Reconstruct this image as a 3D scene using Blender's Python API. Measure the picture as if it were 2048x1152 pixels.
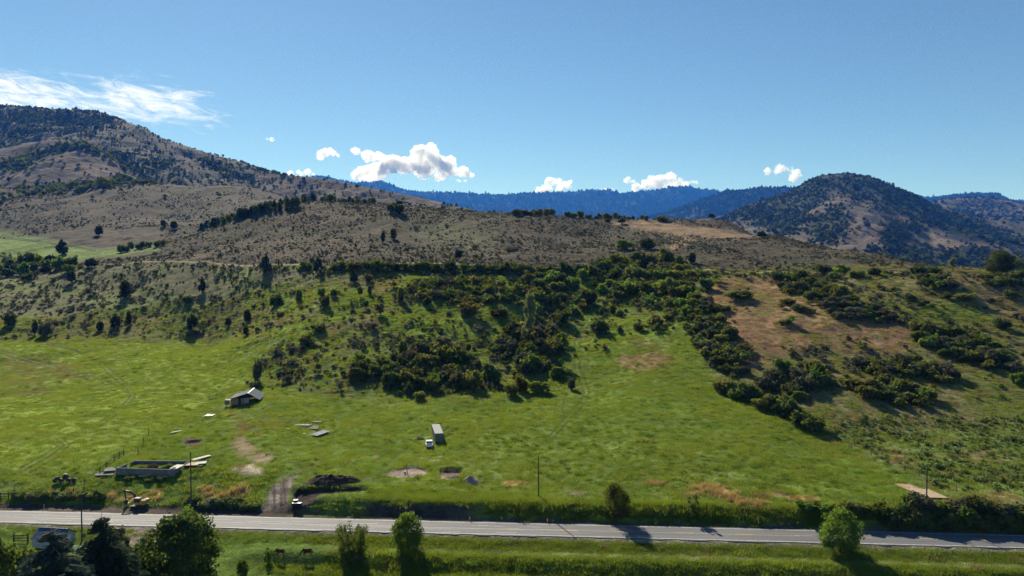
import bpy, bmesh, math, random
import numpy as np
from mathutils import Vector, Matrix

random.seed(7)
RNG = np.random.default_rng(11)
scene = bpy.context.scene
for o in list(bpy.data.objects):
    bpy.data.objects.remove(o)
C = scene.collection

# ------------------------------------------------------------------ camera, sky, sun, exposure
CAM_Z = 56.0
PITCH = math.radians(1.67)
FPX = 1409.0                                  # focal length in photo pixels (2048 wide)
cam_d = bpy.data.cameras.new('camera')
cam = bpy.data.objects.new('camera', cam_d)
C.objects.link(cam)
cam.location = (0, 0, CAM_Z)
cam.rotation_euler = (math.pi / 2 - PITCH, 0, 0)
cam_d.sensor_width = 36.0
cam_d.lens = 36.0 * FPX / 2048.0
cam_d.clip_start = 0.5
cam_d.clip_end = 60000
scene.camera = cam

SUN_EL = math.radians(35.0)
SUN_AZ = math.radians(-23.0)                  # from +Y, negative = to the left
scene.world = bpy.data.worlds.new('World')
scene.world.use_nodes = True
wn = scene.world.node_tree
wn.nodes.clear()
w_out = wn.nodes.new('ShaderNodeOutputWorld')
w_bg = wn.nodes.new('ShaderNodeBackground')
w_sky = wn.nodes.new('ShaderNodeTexSky')
w_sky.sky_type = 'NISHITA'
w_sky.sun_disc = False
w_sky.sun_elevation = SUN_EL
w_sky.sun_rotation = SUN_AZ
w_sky.altitude = 1500
w_sky.air_density = 1.0
w_sky.dust_density = 0.15
w_sky.ozone_density = 1.2
w_bg.inputs['Strength'].default_value = 0.057

def sky_with_cirrus():
    """a bank of thin rippled cirrus low in the sky, mixed over the clear sky by direction"""
    N, Lk = wn.nodes.new, wn.links.new
    def math_(op, a, b=None, c=None):
        n = N('ShaderNodeMath'); n.operation = op
        for i, x in enumerate((a, b, c)):
            if x is None: continue
            if isinstance(x, (int, float)): n.inputs[i].default_value = x
            else: Lk(x, n.inputs[i])
        return n.outputs[0]
    def rng_(x, a, b, c=0.0, d=1.0):
        n = N('ShaderNodeMapRange'); n.interpolation_type = 'SMOOTHSTEP'
        Lk(x, n.inputs['Value'])
        for k, vv in (('From Min', a), ('From Max', b), ('To Min', c), ('To Max', d)): n.inputs[k].default_value = vv
        return n.outputs[0]
    tc = N('ShaderNodeTexCoord'); sp = N('ShaderNodeSeparateXYZ'); Lk(tc.outputs['Generated'], sp.inputs[0])
    x, y, z = sp.outputs
    ys = math_('MAXIMUM', y, 0.05)
    u, e = math_('DIVIDE', x, ys), math_('DIVIDE', z, ys)
    # plane of the cloud sheet, streaks running along it
    cv = N('ShaderNodeCombineXYZ'); Lk(math_('MULTIPLY_ADD', e, 14.0, math_('MULTIPLY', u, 20.0)), cv.inputs[0]); Lk(math_('MULTIPLY_ADD', u, 11.0, math_('MULTIPLY', e, 74.0)), cv.inputs[1])
    n1 = N('ShaderNodeTexNoise'); n1.inputs['Scale'].default_value = 1.0; n1.inputs['Detail'].default_value = 9; n1.inputs['Roughness'].default_value = 0.7; n1.inputs['Distortion'].default_value = 0.9
    Lk(cv.outputs[0], n1.inputs['Vector'])
    n2 = N('ShaderNodeTexNoise'); n2.inputs['Scale'].default_value = 0.22; n2.inputs['Detail'].default_value = 3
    Lk(cv.outputs[0], n2.inputs['Vector'])
    axis = math_('MULTIPLY_ADD', u, -0.10, 0.182)                       # the sheet slopes down to the right
    off = math_('SUBTRACT', e, axis)
    up = rng_(off, 0.075, 0.0); dn = rng_(off, -0.075, -0.015)
    along = math_('MULTIPLY', rng_(u, -0.26, -0.54), rng_(u, -1.7, -1.0, 0.35, 1.0))
    mask = math_('MULTIPLY', math_('MULTIPLY', up, dn), math_('MULTIPLY', along, rng_(y, 0.2, 0.4)))
    dens = math_('ADD', math_('MULTIPLY', mask, 0.50), math_('MULTIPLY_ADD', n2.outputs['Fac'], 0.35, n1.outputs['Fac']))
    fac = math_('MULTIPLY', rng_(dens, 0.97, 1.38), rng_(mask, 0.0, 0.2))
    mx = N('ShaderNodeMix'); mx.data_type = 'RGBA'
    Lk(math_('MULTIPLY', fac, 1.0), mx.inputs[0]); tint = N('ShaderNodeMix'); tint.data_type = 'RGBA'; tint.blend_type = 'MULTIPLY'; tint.inputs[0].default_value = 1.0
    Lk(w_sky.outputs[0], tint.inputs[6]); tint.inputs[7].default_value = (0.82, 1.02, 1.07, 1)      # the camera's cool white balance
    Lk(tint.outputs[2], mx.inputs[6]); mx.inputs[7].default_value = (12.6, 12.9, 13.2, 1)
    Lk(mx.outputs[2], w_bg.inputs['Color'])
sky_with_cirrus()
wn.links.new(w_bg.outputs[0], w_out.inputs['Surface'])

sun_d = bpy.data.lights.new('sun', 'SUN')
sun = bpy.data.objects.new('sun', sun_d)
C.objects.link(sun)
sun_d.energy = 5.0
sun_d.angle = math.radians(0.53)
sun_d.color = (1.0, 0.93, 0.82)
sdir = Vector((math.sin(SUN_AZ) * math.cos(SUN_EL), math.cos(SUN_AZ) * math.cos(SUN_EL), math.sin(SUN_EL)))
sun.rotation_euler = sdir.to_track_quat('Z', 'Y').to_euler()
sun.location = (-300, 600, 600)

vs = scene.view_settings
vs.view_transform = 'Standard'
vs.look = 'None'
vs.exposure = 0.7
vs.gamma = 1.0
vs.use_curve_mapping = False
cy = scene.cycles
cy.max_bounces = 6
cy.diffuse_bounces = 3
cy.glossy_bounces = 2
cy.transmission_bounces = 4
cy.transparent_max_bounces = 16
cy.volume_bounces = 10
cy.use_denoising = True
cy.denoising_prefilter = 'NONE'
cy.use_adaptive_sampling = False
cy.sample_clamp_indirect = 4.0
try:
    cy.denoising_input_passes = 'RGB_ALBEDO_NORMAL'
except Exception:
    pass

# ------------------------------------------------------------------ numeric helpers
SP, CP = math.sin(PITCH), math.cos(PITCH)

def e_of(py):
    v = (576.0 - np.asarray(py, float)) / FPX
    return (v * CP - SP) / (CP + v * SP)

def project(X, Y, Z):
    zc = Z - CAM_Z
    d = Y * CP - zc * SP
    return 1024 + FPX * X / d, 576 - FPX * (zc * CP + Y * SP) / d

def smooth(a, b, x):
    t = np.clip((np.asarray(x, float) - a) / (b - a), 0, 1)
    return t * t * (3 - 2 * t)

def hash2(ix, iy, seed):
    n = (ix.astype(np.int64) * 374761393 + iy.astype(np.int64) * 668265263 + seed * 1274126177) & 0x7fffffff
    n = ((n ^ (n >> 13)) * 1274126177) & 0x7fffffff
    n = (n ^ (n >> 16)) & 0xffff
    return n / 65535.0

def vnoise(x, y, seed=0):
    ix, iy = np.floor(x), np.floor(y)
    fx, fy = x - ix, y - iy
    fx = fx * fx * fx * (fx * (fx * 6 - 15) + 10)
    fy = fy * fy * fy * (fy * (fy * 6 - 15) + 10)
    ix = ix.astype(np.int64); iy = iy.astype(np.int64)
    a, b = hash2(ix, iy, seed), hash2(ix + 1, iy, seed)
    c, d = hash2(ix, iy + 1, seed), hash2(ix + 1, iy + 1, seed)
    return (a + (b - a) * fx) * (1 - fy) + (c + (d - c) * fx) * fy      # 0..1

def fbm(x, y, oct=4, seed=0, gain=0.5):
    x = np.asarray(x, float); y = np.asarray(y, float)
    s = np.zeros(np.broadcast(x, y).shape); a = 1.0; n = 0.0
    for k in range(oct):
        s += a * (vnoise(x, y, seed + k * 17) - 0.5) * 2
        n += a; a *= gain
        x, y = x * 2.03 + 13.1, y * 2.03 - 7.7
    return s / n                                                        # about -1..1

def ridged(x, y, oct=4, seed=0):
    s = np.zeros(np.broadcast(x, y).shape); a = 1.0; n = 0.0
    for k in range(oct):
        s += a * (1 - np.abs(vnoise(x, y, seed + k * 31) - 0.5) * 2)
        n += a; a *= 0.5
        x, y = x * 2.07 + 3.3, y * 2.07 + 9.1
    return s / n

def pchip(xs, ys, xq):
    xs = np.asarray(xs, float); ys = np.asarray(ys, float)
    h = np.diff(xs); dl = np.diff(ys) / h
    m = np.zeros_like(ys)
    for i in range(1, len(xs) - 1):
        if dl[i - 1] * dl[i] > 0:
            w1, w2 = 2 * h[i] + h[i - 1], h[i] + 2 * h[i - 1]
            m[i] = (w1 + w2) / (w1 / dl[i - 1] + w2 / dl[i])
    m[0], m[-1] = dl[0], dl[-1]
    xq = np.clip(xq, xs[0], xs[-1])
    i = np.clip(np.searchsorted(xs, xq) - 1, 0, len(xs) - 2)
    t = (xq - xs[i]) / h[i]
    t2, t3 = t * t, t * t * t
    return ((2 * t3 - 3 * t2 + 1) * ys[i] + (t3 - 2 * t2 + t) * h[i] * m[i]
            + (-2 * t3 + 3 * t2) * ys[i + 1] + (t3 - t2) * h[i] * m[i + 1])

def poly_dist(px, py, poly):
    """signed distance in pixels, positive inside"""
    P = np.asarray(poly, float)
    d = np.full(np.shape(px), 1e18); inside = np.zeros(np.shape(px), bool)
    for i in range(len(P)):
        a, b = P[i], P[(i + 1) % len(P)]
        ab = b - a
        t = np.clip(((px - a[0]) * ab[0] + (py - a[1]) * ab[1]) / (ab @ ab), 0, 1)
        d = np.minimum(d, (px - a[0] - t * ab[0]) ** 2 + (py - a[1] - t * ab[1]) ** 2)
        cond = (a[1] > py) != (b[1] > py)
        if abs(ab[1]) > 1e-9:
            xi = a[0] + (py - a[1]) / ab[1] * ab[0]
            inside ^= cond & (px < xi)
    d = np.sqrt(d)
    return np.where(inside, d, -d)

def line_dist(px, py, pts):
    P = np.asarray(pts, float)
    d = np.full(np.shape(px), 1e18)
    for i in range(len(P) - 1):
        a, b = P[i], P[i + 1]
        ab = b - a
        t = np.clip(((px - a[0]) * ab[0] + (py - a[1]) * ab[1]) / (ab @ ab), 0, 1)
        d = np.minimum(d, (px - a[0] - t * ab[0]) ** 2 + (py - a[1] - t * ab[1]) ** 2)
    return np.sqrt(d)

# ------------------------------------------------------------------ the lie of the land
# one profile per azimuth: (photo row seen there, distance) or ('z', height, distance)
COLS = {
    -600: [('z', 3.4, 165), ('z', 16, 370), ('z', 40, 480), ('z', 56, 560), ('z', 66, 660), ('z', 110, 900), ('z', 200, 1300), ('z', 150, 1800)],
    0:    [('z', 3.4, 165), (690, 370), (640, 412), (590, 470), (548, 555), (522, 650), (474, 880), (405, 1150), (376, 1350), ('z', 150, 1800)],
    130:  [('z', 3.4, 165), (688, 370), (630, 418), (575, 476), (535, 545), (522, 640), (476, 860), (400, 1150), (371, 1350), ('z', 150, 1800)],
    250:  [('z', 3.4, 165), (686, 368), (600, 442), (560, 474), (526, 510), (516, 565), (508, 650), (478, 830), (415, 1080), (364, 1350), ('z', 150, 1800)],
    400:  [('z', 3.4, 165), (684, 366), (610, 420), (560, 456), (528, 486), (496, 560), (468, 630), (474, 730), (440, 1000), (400, 1200), (372, 1400), ('z', 150, 1800)],
    550:  [('z', 3.4, 165), (765, 264), (680, 318), (600, 386), (560, 422), (529, 454), (480, 550), (419, 700), (424, 800), (395, 1300), (388, 1400), ('z', 140, 1800)],
    700:  [('z', 3.4, 165), (802, 248), (740, 274), (690, 300), (640, 334), (600, 365), (560, 400), (530, 433), (475, 545), (405, 760), (412, 880), ('z', 120, 1300), ('z', 110, 1800)],
    850:  [('z', 3.4, 165), (796, 250), (730, 280), (690, 302), (640, 334), (600, 364), (560, 396), (531, 428), (480, 540), (415, 780), (430, 920), ('z', 90, 1300), ('z', 80, 1800)],
    1000: [('z', 3.4, 165), (790, 252), (690, 310), (640, 340), (600, 366), (560, 396), (534, 424), (480, 545), (432, 770), (450, 920), ('z', 70, 1300), ('z', 60, 1800)],
    1150: [('z', 3.5, 165), (790, 251), (720, 290), (640, 347), (600, 376), (560, 408), (536, 436), (480, 590), (433, 785), (452, 940), ('z', 60, 1300), ('z', 50, 1800)],
    1300: [('z', 3.5, 165), (760, 259), (690, 302), (620, 352), (570, 396), (539, 432), (500, 505), (455, 690), (433, 810), (452, 960), ('z', 60, 1300), ('z', 50, 1800)],
    1420: [('z', 3.6, 165), (770, 252), (700, 286), (620, 336), (570, 376), (541, 410), (500, 492), (460, 660), (435, 790), (455, 940), ('z', 50, 1300), ('z', 40, 1800)],
    1530: [('z', 3.6, 165), (800, 235), (700, 281), (620, 326), (570, 368), (542, 400), (505, 485), (469, 620), (492, 800), ('z', 40, 1100), ('z', 30, 1800)],
    1700: [('z', 3.7, 165), (880, 205), (800, 232), (700, 276), (620, 318), (570, 358), (543, 390), (500, 505), (520, 640), ('z', 30, 900), ('z', 20, 1800)],
    1880: [('z', 3.8, 165), (880, 204), (800, 234), (700, 278), (620, 321), (570, 354), (545, 380), (526, 435), ('z', 40, 560), ('z', 15, 800), ('z', 10, 1800)],
    2048: [('z', 4.0, 165), (850, 216), (760, 251), (680, 290), (610, 335), (565, 368), (546, 395), ('z', 45, 470), ('z', 20, 650), ('z', 10, 900), ('z', 5, 1800)],
    2700: [('z', 4.0, 165), (850, 216), (760, 250), (680, 288), (610, 332), (575, 365), (565, 395), ('z', 35, 470), ('z', 15, 650), ('z', 5, 900), ('z', 0, 1800)],
}
NR, NT = 420, 560
LOGY = np.linspace(math.log(150), math.log(1800), NR)
_cpx = sorted(COLS)
_tc = [(p - 1024) / FPX for p in _cpx]
_tab = []
for p in _cpx:
    ys, zs = [], []
    for en in COLS[p]:
        if en[0] == 'z':
            z, Y = en[1], en[2]
        else:
            Y = en[1]; z = CAM_Z + Y * float(e_of(en[0]))
        ys.append(math.log(Y)); zs.append(z)
    _tab.append(pchip(ys, zs, LOGY))
_tab = np.array(_tab)
TG = np.linspace(_tc[0], _tc[-1], NT)
TABLE = np.array([pchip(_tc, _tab[:, r], TG) for r in range(NR)])       # rows: distance, columns: azimuth
for _ in range(6):
    T2 = TABLE.copy()
    T2[1:-1] = (TABLE[:-2] + 2 * TABLE[1:-1] + TABLE[2:]) / 4
    TABLE = T2.copy()
    TABLE[:, 1:-1] = (T2[:, :-2] + 2 * T2[:, 1:-1] + T2[:, 2:]) / 4

def table_z(t, Y):
    fr = np.clip((np.log(np.maximum(Y, 1.0)) - LOGY[0]) / (LOGY[-1] - LOGY[0]) * (NR - 1), 0, NR - 1.001)
    fc = np.clip((t - TG[0]) / (TG[-1] - TG[0]) * (NT - 1), 0, NT - 1.001)
    r, c = fr.astype(int), fc.astype(int)
    fr, fc = fr - r, fc - c
    return ((TABLE[r, c] * (1 - fc) + TABLE[r, c + 1] * fc) * (1 - fr)
            + (TABLE[r + 1, c] * (1 - fc) + TABLE[r + 1, c + 1] * fc) * fr)

ROAD_S = -0.0664
def road_y(X):
    return 149.35 + ROAD_S * np.asarray(X, float)
ROAD_HW = 3.75

S_RIGHT = ([-300, -60, -25, -14.6, -11.2, -10.2, -8.4, -5, -3.75, 0, 3.75, 5.6, 7.2, 9.2, 12, 17, 400],
           [-9, -6, -4.2, -3.3, -1.35, -1.2, -1.15, -0.5, -0.06, -0.02, -0.06, 0.05, 1.7, 3.0, 3.25, 3.6, 3.6])
S_LEFT = ([-300, -60, -25, -16, -11.2, -8.4, -5, -3.75, 0, 3.75, 7.4, 9.2, 12, 17, 400],
          [-8, -4.5, -2.6, -2.0, -1.5, -1.0, -0.4, -0.06, -0.02, -0.06, 0.05, 0.9, 1.6, 2.6, 3.0])
CANAL = [(-600, 560), (0, 560), (130, 540), (250, 511), (400, 486), (550, 455), (700, 434), (850, 428), (1000, 424), (1150, 434),
         (1300, 430), (1420, 410), (1530, 400), (1700, 390), (1880, 379), (2048, 372), (2700, 366)]
_can_t = [(p - 1024) / FPX for p, _ in CANAL]
_can_y = [y for _, y in CANAL]
def canal_y(t):
    return pchip(_can_t, _can_y, t)

def land(X, Y, detail=True):
    """height of the ground"""
    X = np.asarray(X, float); Y = np.asarray(Y, float)
    v = Y - road_y(X)
    lr = smooth(-58, -44, X)
    vb = v + smooth(4.6, 6.6, np.abs(v)) * (1.0 * fbm(X / 11, Y / 30, 3, 81) + .35 * fbm(X / 2.7, Y / 6, 2, 83)) * (1 - .7 * smooth(-7.6, -8.2, v) * smooth(-10.8, -10, v))
    s = pchip(*S_RIGHT, vb) * lr + pchip(*S_LEFT, vb) * (1 - lr)
    # cut bank grows a little taller to the right
    s = s + 0.9 * smooth(60, 100, X) * smooth(5.6, 9.5, v) * (v > 0)
    Yc = np.maximum(Y, 40.0)
    t = X / Yc
    far = table_z(t, Yc)
    w = smooth(12, 24, v)
    z = s * (1 - w) + far * w
    if detail:
        hill = smooth(230, 330, Y) * (1 - 0.35 * smooth(900, 1300, Y))
        z = z + hill * (3.2 * fbm(X / 75, Y / 75, 4, 3) + 1.2 * fbm(X / 19, Y / 19, 3, 5))
        z = z + smooth(450, 700, Y) * (6.0 * fbm(X / 130, Y / 210, 3, 23) + 9.0 * (ridged((X + 30 * fbm(X / 90, Y / 90, 2, 29)) / 75, Y / 260, 3, 24) - .65))
        flat = smooth(11, 20, v) * (1 - hill)
        z = z + flat * (0.75 * fbm(X / 38, Y / 38, 3, 9))
        off = smooth(4.4, 7, np.abs(v))
        z = z + off * (0.12 * fbm(X / 3.1, Y / 2.3, 3, 40) + 0.05 * fbm(X / 0.9, Y / 0.9, 2, 44))
        z = z + hill * 0.45 * fbm(X / 5.5, Y / 5.5, 3, 61)
    # canal bench: a level track cut into the hill
    q = Y - canal_y(t)
    zc = np.where(t < -0.55, 0, 1)
    bench = np.exp(-(q / 3.2) ** 2)
    z = z - bench * 0.0 + zc * (0.25 * np.exp(-((q + 4.5) / 2.0) ** 2) - 0.5 * np.exp(-((q - 2.2) / 2.2) ** 2))
    # circular and rectangular building pads: shallow cuts
    return z

def hit(px, py, y0=105.0, y1=1700.0):
    """ground point seen at a photo pixel"""
    t = (px - 1024) / FPX
    v = (576 - py) / FPX
    dy = CP + v * SP
    dz = v * CP - SP
    Ys = np.exp(np.linspace(math.log(y0), math.log(y1), 1600))
    Xs = t / dy * Ys
    Zr = CAM_Z + dz / dy * Ys
    g = land(Xs, Ys)
    k = np.nonzero(g >= Zr)[0]
    if len(k) == 0:
        k = [int(np.argmin(Zr - g))]
    k = k[0]
    if k == 0:
        return float(Xs[0]), float(Ys[0]), float(g[0])
    a = (Zr[k - 1] - g[k - 1]); b = (g[k] - Zr[k])
    f = a / (a + b) if a + b > 0 else 0
    Y = Ys[k - 1] + (Ys[k] - Ys[k - 1]) * f
    X = t / dy * Y
    return float(X), float(Y), float(land(np.array([X]), np.array([Y]))[0])

def gz(x, y):
    return float(land(np.array([float(x)]), np.array([float(y)]))[0])
# ------------------------------------------------------------------ object helpers
def tag(o, label=None, cat=None, group=None, kind=None):
    if label: o['label'] = label
    if cat: o['category'] = cat
    if group: o['group'] = group
    if kind: o['kind'] = kind
    return o

def link(name, me, mat=None, parent=None):
    o = bpy.data.objects.new(name, me)
    C.objects.link(o)
    if mat is not None:
        if len(me.materials) == 0:
            me.materials.append(mat)
    if parent is not None:
        o.parent = parent
    return o

def empty(name, loc, rz=0.0, label=None, cat=None, group=None):
    o = bpy.data.objects.new(name, None)
    C.objects.link(o)
    o.location = loc
    o.rotation_euler = (0, 0, rz)
    o.empty_display_size = 0.3
    return tag(o, label, cat, group)

def grid_mesh(name, P, nr, nc, smooth_shade=True):
    """P: (nr*nc,3) points in rows"""
    me = bpy.data.meshes.new(name)
    idx = np.arange(nr * nc).reshape(nr, nc)
    q = np.stack([idx[:-1, :-1], idx[:-1, 1:], idx[1:, 1:], idx[1:, :-1]], -1).reshape(-1, 4)
    me.vertices.add(len(P)); me.vertices.foreach_set('co', np.asarray(P, np.float32).ravel())
    me.loops.add(q.size); me.loops.foreach_set('vertex_index', q.astype(np.int32).ravel())
    me.polygons.add(len(q))
    me.polygons.foreach_set('loop_start', np.arange(0, q.size, 4, dtype=np.int32))
    me.polygons.foreach_set('loop_total', np.full(len(q), 4, np.int32))
    me.update(calc_edges=True)
    if smooth_shade:
        me.polygons.foreach_set('use_smooth', np.ones(len(q), bool))
    return me

def np_mesh(name, V, F, smooth_shade=False):
    """V (n,3); F (m,k) with k = 3 or 4"""
    V = np.asarray(V, np.float32); F = np.asarray(F, np.int32)
    me = bpy.data.meshes.new(name)
    me.vertices.add(len(V)); me.vertices.foreach_set('co', V.ravel())
    me.loops.add(F.size); me.loops.foreach_set('vertex_index', F.ravel())
    me.polygons.add(len(F))
    k = F.shape[1]
    me.polygons.foreach_set('loop_start', np.arange(0, F.size, k, dtype=np.int32))
    me.polygons.foreach_set('loop_total', np.full(len(F), k, np.int32))
    me.update(calc_edges=True)
    if smooth_shade:
        me.polygons.foreach_set('use_smooth', np.ones(len(F), bool))
    return me

def color_attr(me, name, col):
    a = me.attributes.new(name, 'FLOAT_COLOR', 'POINT')
    c = np.ones((len(col), 4), np.float32); c[:, :3] = col
    a.data.foreach_set('color', c.ravel())

class MB:
    """collects boxes, tubes and plates; build() makes ONE mesh object"""
    def __init__(s): s.bm = bmesh.new()
    def box(s, c, d, rz=0.0, rx=0.0, ry=0.0, bev=0.0):
        m = Matrix.Translation(Vector(c)) @ Matrix.Rotation(rz, 4, 'Z') @ Matrix.Rotation(ry, 4, 'Y') @ Matrix.Rotation(rx, 4, 'X') @ Matrix.Diagonal((d[0], d[1], d[2], 1))
        r = bmesh.ops.create_cube(s.bm, size=1.0, matrix=m)
        if bev:
            es = list({e for v in r['verts'] for e in v.link_edges})
            bmesh.ops.bevel(s.bm, geom=es, offset=bev, segments=2, affect='EDGES', profile=0.6)
        return s
    def tube(s, a, b, r0, r1=None, seg=10, caps=True):
        a, b = Vector(a), Vector(b)
        d = b - a
        m = Matrix.Translation((a + b) / 2) @ d.to_track_quat('Z', 'Y').to_matrix().to_4x4()
        bmesh.ops.create_cone(s.bm, cap_ends=caps, segments=seg, radius1=r0, radius2=r0 if r1 is None else r1, depth=d.length, matrix=m)
        return s
    def prism(s, pts, y0, y1):
        """pts in (x,z), extruded along y"""
        vs = [s.bm.verts.new((x, y0, z)) for x, z in pts] + [s.bm.verts.new((x, y1, z)) for x, z in pts]
        n = len(pts)
        s.bm.faces.new(vs[:n]); s.bm.faces.new(vs[n:][::-1])
        for i in range(n):
            j = (i + 1) % n
            s.bm.faces.new((vs[i], vs[n + i], vs[n + j], vs[j]))
        return s
    def poly(s, pts):
        s.bm.faces.new([s.bm.verts.new(p) for p in pts]); return s
    def sphere(s, c, r, sub=2, sc=(1, 1, 1)):
        m = Matrix.Translation(Vector(c)) @ Matrix.Diagonal((sc[0] * r, sc[1] * r, sc[2] * r, 1))
        bmesh.ops.create_icosphere(s.bm, subdivisions=sub, radius=1.0, matrix=m); return s
    def mesh(s, name):
        bmesh.ops.recalc_face_normals(s.bm, faces=s.bm.faces)
        me = bpy.data.meshes.new(name); s.bm.to_mesh(me); s.bm.free(); return me
    def build(s, name, mat, parent=None, sm=False):
        me = s.mesh(name)
        if sm:
            for p in me.polygons: p.use_smooth = True
        return link(name, me, mat, parent)

# ------------------------------------------------------------------ materials
MATS = {}
def nd(nt, t, **kw):
    n = nt.nodes.new(t)
    for k, v in kw.items():
        setattr(n, k, v)
    return n

def base_mat(name, rough=0.9, spec=0.2):
    m = bpy.data.materials.new(name); m.use_nodes = True
    nt = m.node_tree
    b = nt.nodes['Principled BSDF']
    b.inputs['Roughness'].default_value = rough
    b.inputs['Specular IOR Level'].default_value = spec
    return m, nt, b

def simple(name, col, rough=0.8, spec=0.3, var=0.25, scale=2.0, metal=0.0, bump=0.0, dirt=None, dirt_amt=0.4, dscale=0.8):
    """plain colour broken up by object-space noise; optional dirt colour in blotches"""
    if name in MATS: return MATS[name]
    m, nt, b = base_mat(name, rough, spec)
    b.inputs['Metallic'].default_value = metal
    tc = nd(nt, 'ShaderNodeTexCoord')
    n1 = nd(nt, 'ShaderNodeTexNoise'); n1.inputs['Scale'].default_value = scale; n1.inputs['Detail'].default_value = 5
    nt.links.new(tc.outputs['Object'], n1.inputs['Vector'])
    r = nd(nt, 'ShaderNodeMapRange'); r.inputs['From Min'].default_value = 0.3; r.inputs['From Max'].default_value = 0.7
    r.inputs['To Min'].default_value = 1 - var; r.inputs['To Max'].default_value = 1 + var
    nt.links.new(n1.outputs['Fac'], r.inputs['Value'])
    mx = nd(nt, 'ShaderNodeMix', data_type='RGBA', blend_type='MULTIPLY'); mx.inputs[0].default_value = 1.0
    mx.inputs[6].default_value = (*col, 1)
    nt.links.new(r.outputs[0], mx.inputs[7])
    outc = mx.outputs[2]
    if dirt is not None:
        n2 = nd(nt, 'ShaderNodeTexNoise'); n2.inputs['Scale'].default_value = dscale; n2.inputs['Detail'].default_value = 6
        nt.links.new(tc.outputs['Object'], n2.inputs['Vector'])
        r2 = nd(nt, 'ShaderNodeMapRange'); r2.inputs['From Min'].default_value = 0.48; r2.inputs['From Max'].default_value = 0.68
        r2.inputs['To Max'].default_value = dirt_amt
        nt.links.new(n2.outputs['Fac'], r2.inputs['Value'])
        m2 = nd(nt, 'ShaderNodeMix', data_type='RGBA'); m2.inputs[7].default_value = (*dirt, 1)
        nt.links.new(r2.outputs[0], m2.inputs[0]); nt.links.new(outc, m2.inputs[6])
        outc = m2.outputs[2]
    nt.links.new(outc, b.inputs['Base Color'])
    if bump:
        bp = nd(nt, 'ShaderNodeBump'); bp.inputs['Strength'].default_value = 0.6; bp.inputs['Distance'].default_value = bump
        nt.links.new(n1.outputs['Fac'], bp.inputs['Height']); nt.links.new(bp.outputs[0], b.inputs['Normal'])
    MATS[name] = m
    return m

def leaf_mat(name, col, trans=0.35, var=0.35, hue=0.03, trans_col=None):
    """foliage: diffuse + translucent, varied per plant and in clumps"""
    if name in MATS: return MATS[name]
    m = bpy.data.materials.new(name); m.use_nodes = True
    nt = m.node_tree; nt.nodes.clear()
    out = nd(nt, 'ShaderNodeOutputMaterial')
    df = nd(nt, 'ShaderNodeBsdfDiffuse'); tr = nd(nt, 'ShaderNodeBsdfTranslucent')
    ms = nd(nt, 'ShaderNodeMixShader'); ms.inputs[0].default_value = trans
    oi = nd(nt, 'ShaderNodeObjectInfo'); geo = nd(nt, 'ShaderNodeNewGeometry')
    tc = nd(nt, 'ShaderNodeTexCoord')
    n1 = nd(nt, 'ShaderNodeTexNoise'); n1.inputs['Scale'].default_value = 3.5; n1.inputs['Detail'].default_value = 3
    nt.links.new(tc.outputs['Object'], n1.inputs['Vector'])
    hs = nd(nt, 'ShaderNodeHueSaturation'); hs.inputs['Color'].default_value = (*col, 1)
    a = nd(nt, 'ShaderNodeMath', operation='MULTIPLY_ADD'); a.inputs[1].default_value = hue * 2; a.inputs[2].default_value = 0.5 - hue
    nt.links.new(oi.outputs['Random'], a.inputs[0]); nt.links.new(a.outputs[0], hs.inputs['Hue'])
    s1 = nd(nt, 'ShaderNodeMath', operation='ADD')
    nt.links.new(geo.outputs['Random Per Island'], s1.inputs[0]); nt.links.new(oi.outputs['Random'], s1.inputs[1])
    s2 = nd(nt, 'ShaderNodeMath', operation='MULTIPLY_ADD'); s2.inputs[1].default_value = 1.6
    nt.links.new(n1.outputs['Fac'], s2.inputs[0]); nt.links.new(s1.outputs[0], s2.inputs[2])
    r = nd(nt, 'ShaderNodeMapRange'); r.inputs['From Min'].default_value = 0.8; r.inputs['From Max'].default_value = 2.8
    r.inputs['To Min'].default_value = 1 - var; r.inputs['To Max'].default_value = 1 + var
    nt.links.new(s2.outputs[0], r.inputs['Value']); nt.links.new(r.outputs[0], hs.inputs['Value'])
    nt.links.new(hs.outputs[0], df.inputs['Color'])
    tm = nd(nt, 'ShaderNodeMix', data_type='RGBA', blend_type='MULTIPLY'); tm.inputs[0].default_value = 1
    tm.inputs[7].default_value = (*(trans_col or (1.25, 1.2, 0.55)), 1)
    nt.links.new(hs.outputs[0], tm.inputs[6]); nt.links.new(tm.outputs[2], tr.inputs['Color'])
    nt.links.new(df.outputs[0], ms.inputs[1]); nt.links.new(tr.outputs[0], ms.inputs[2])
    nt.links.new(ms.outputs[0], out.inputs['Surface'])
    MATS[name] = m
    return m

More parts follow.
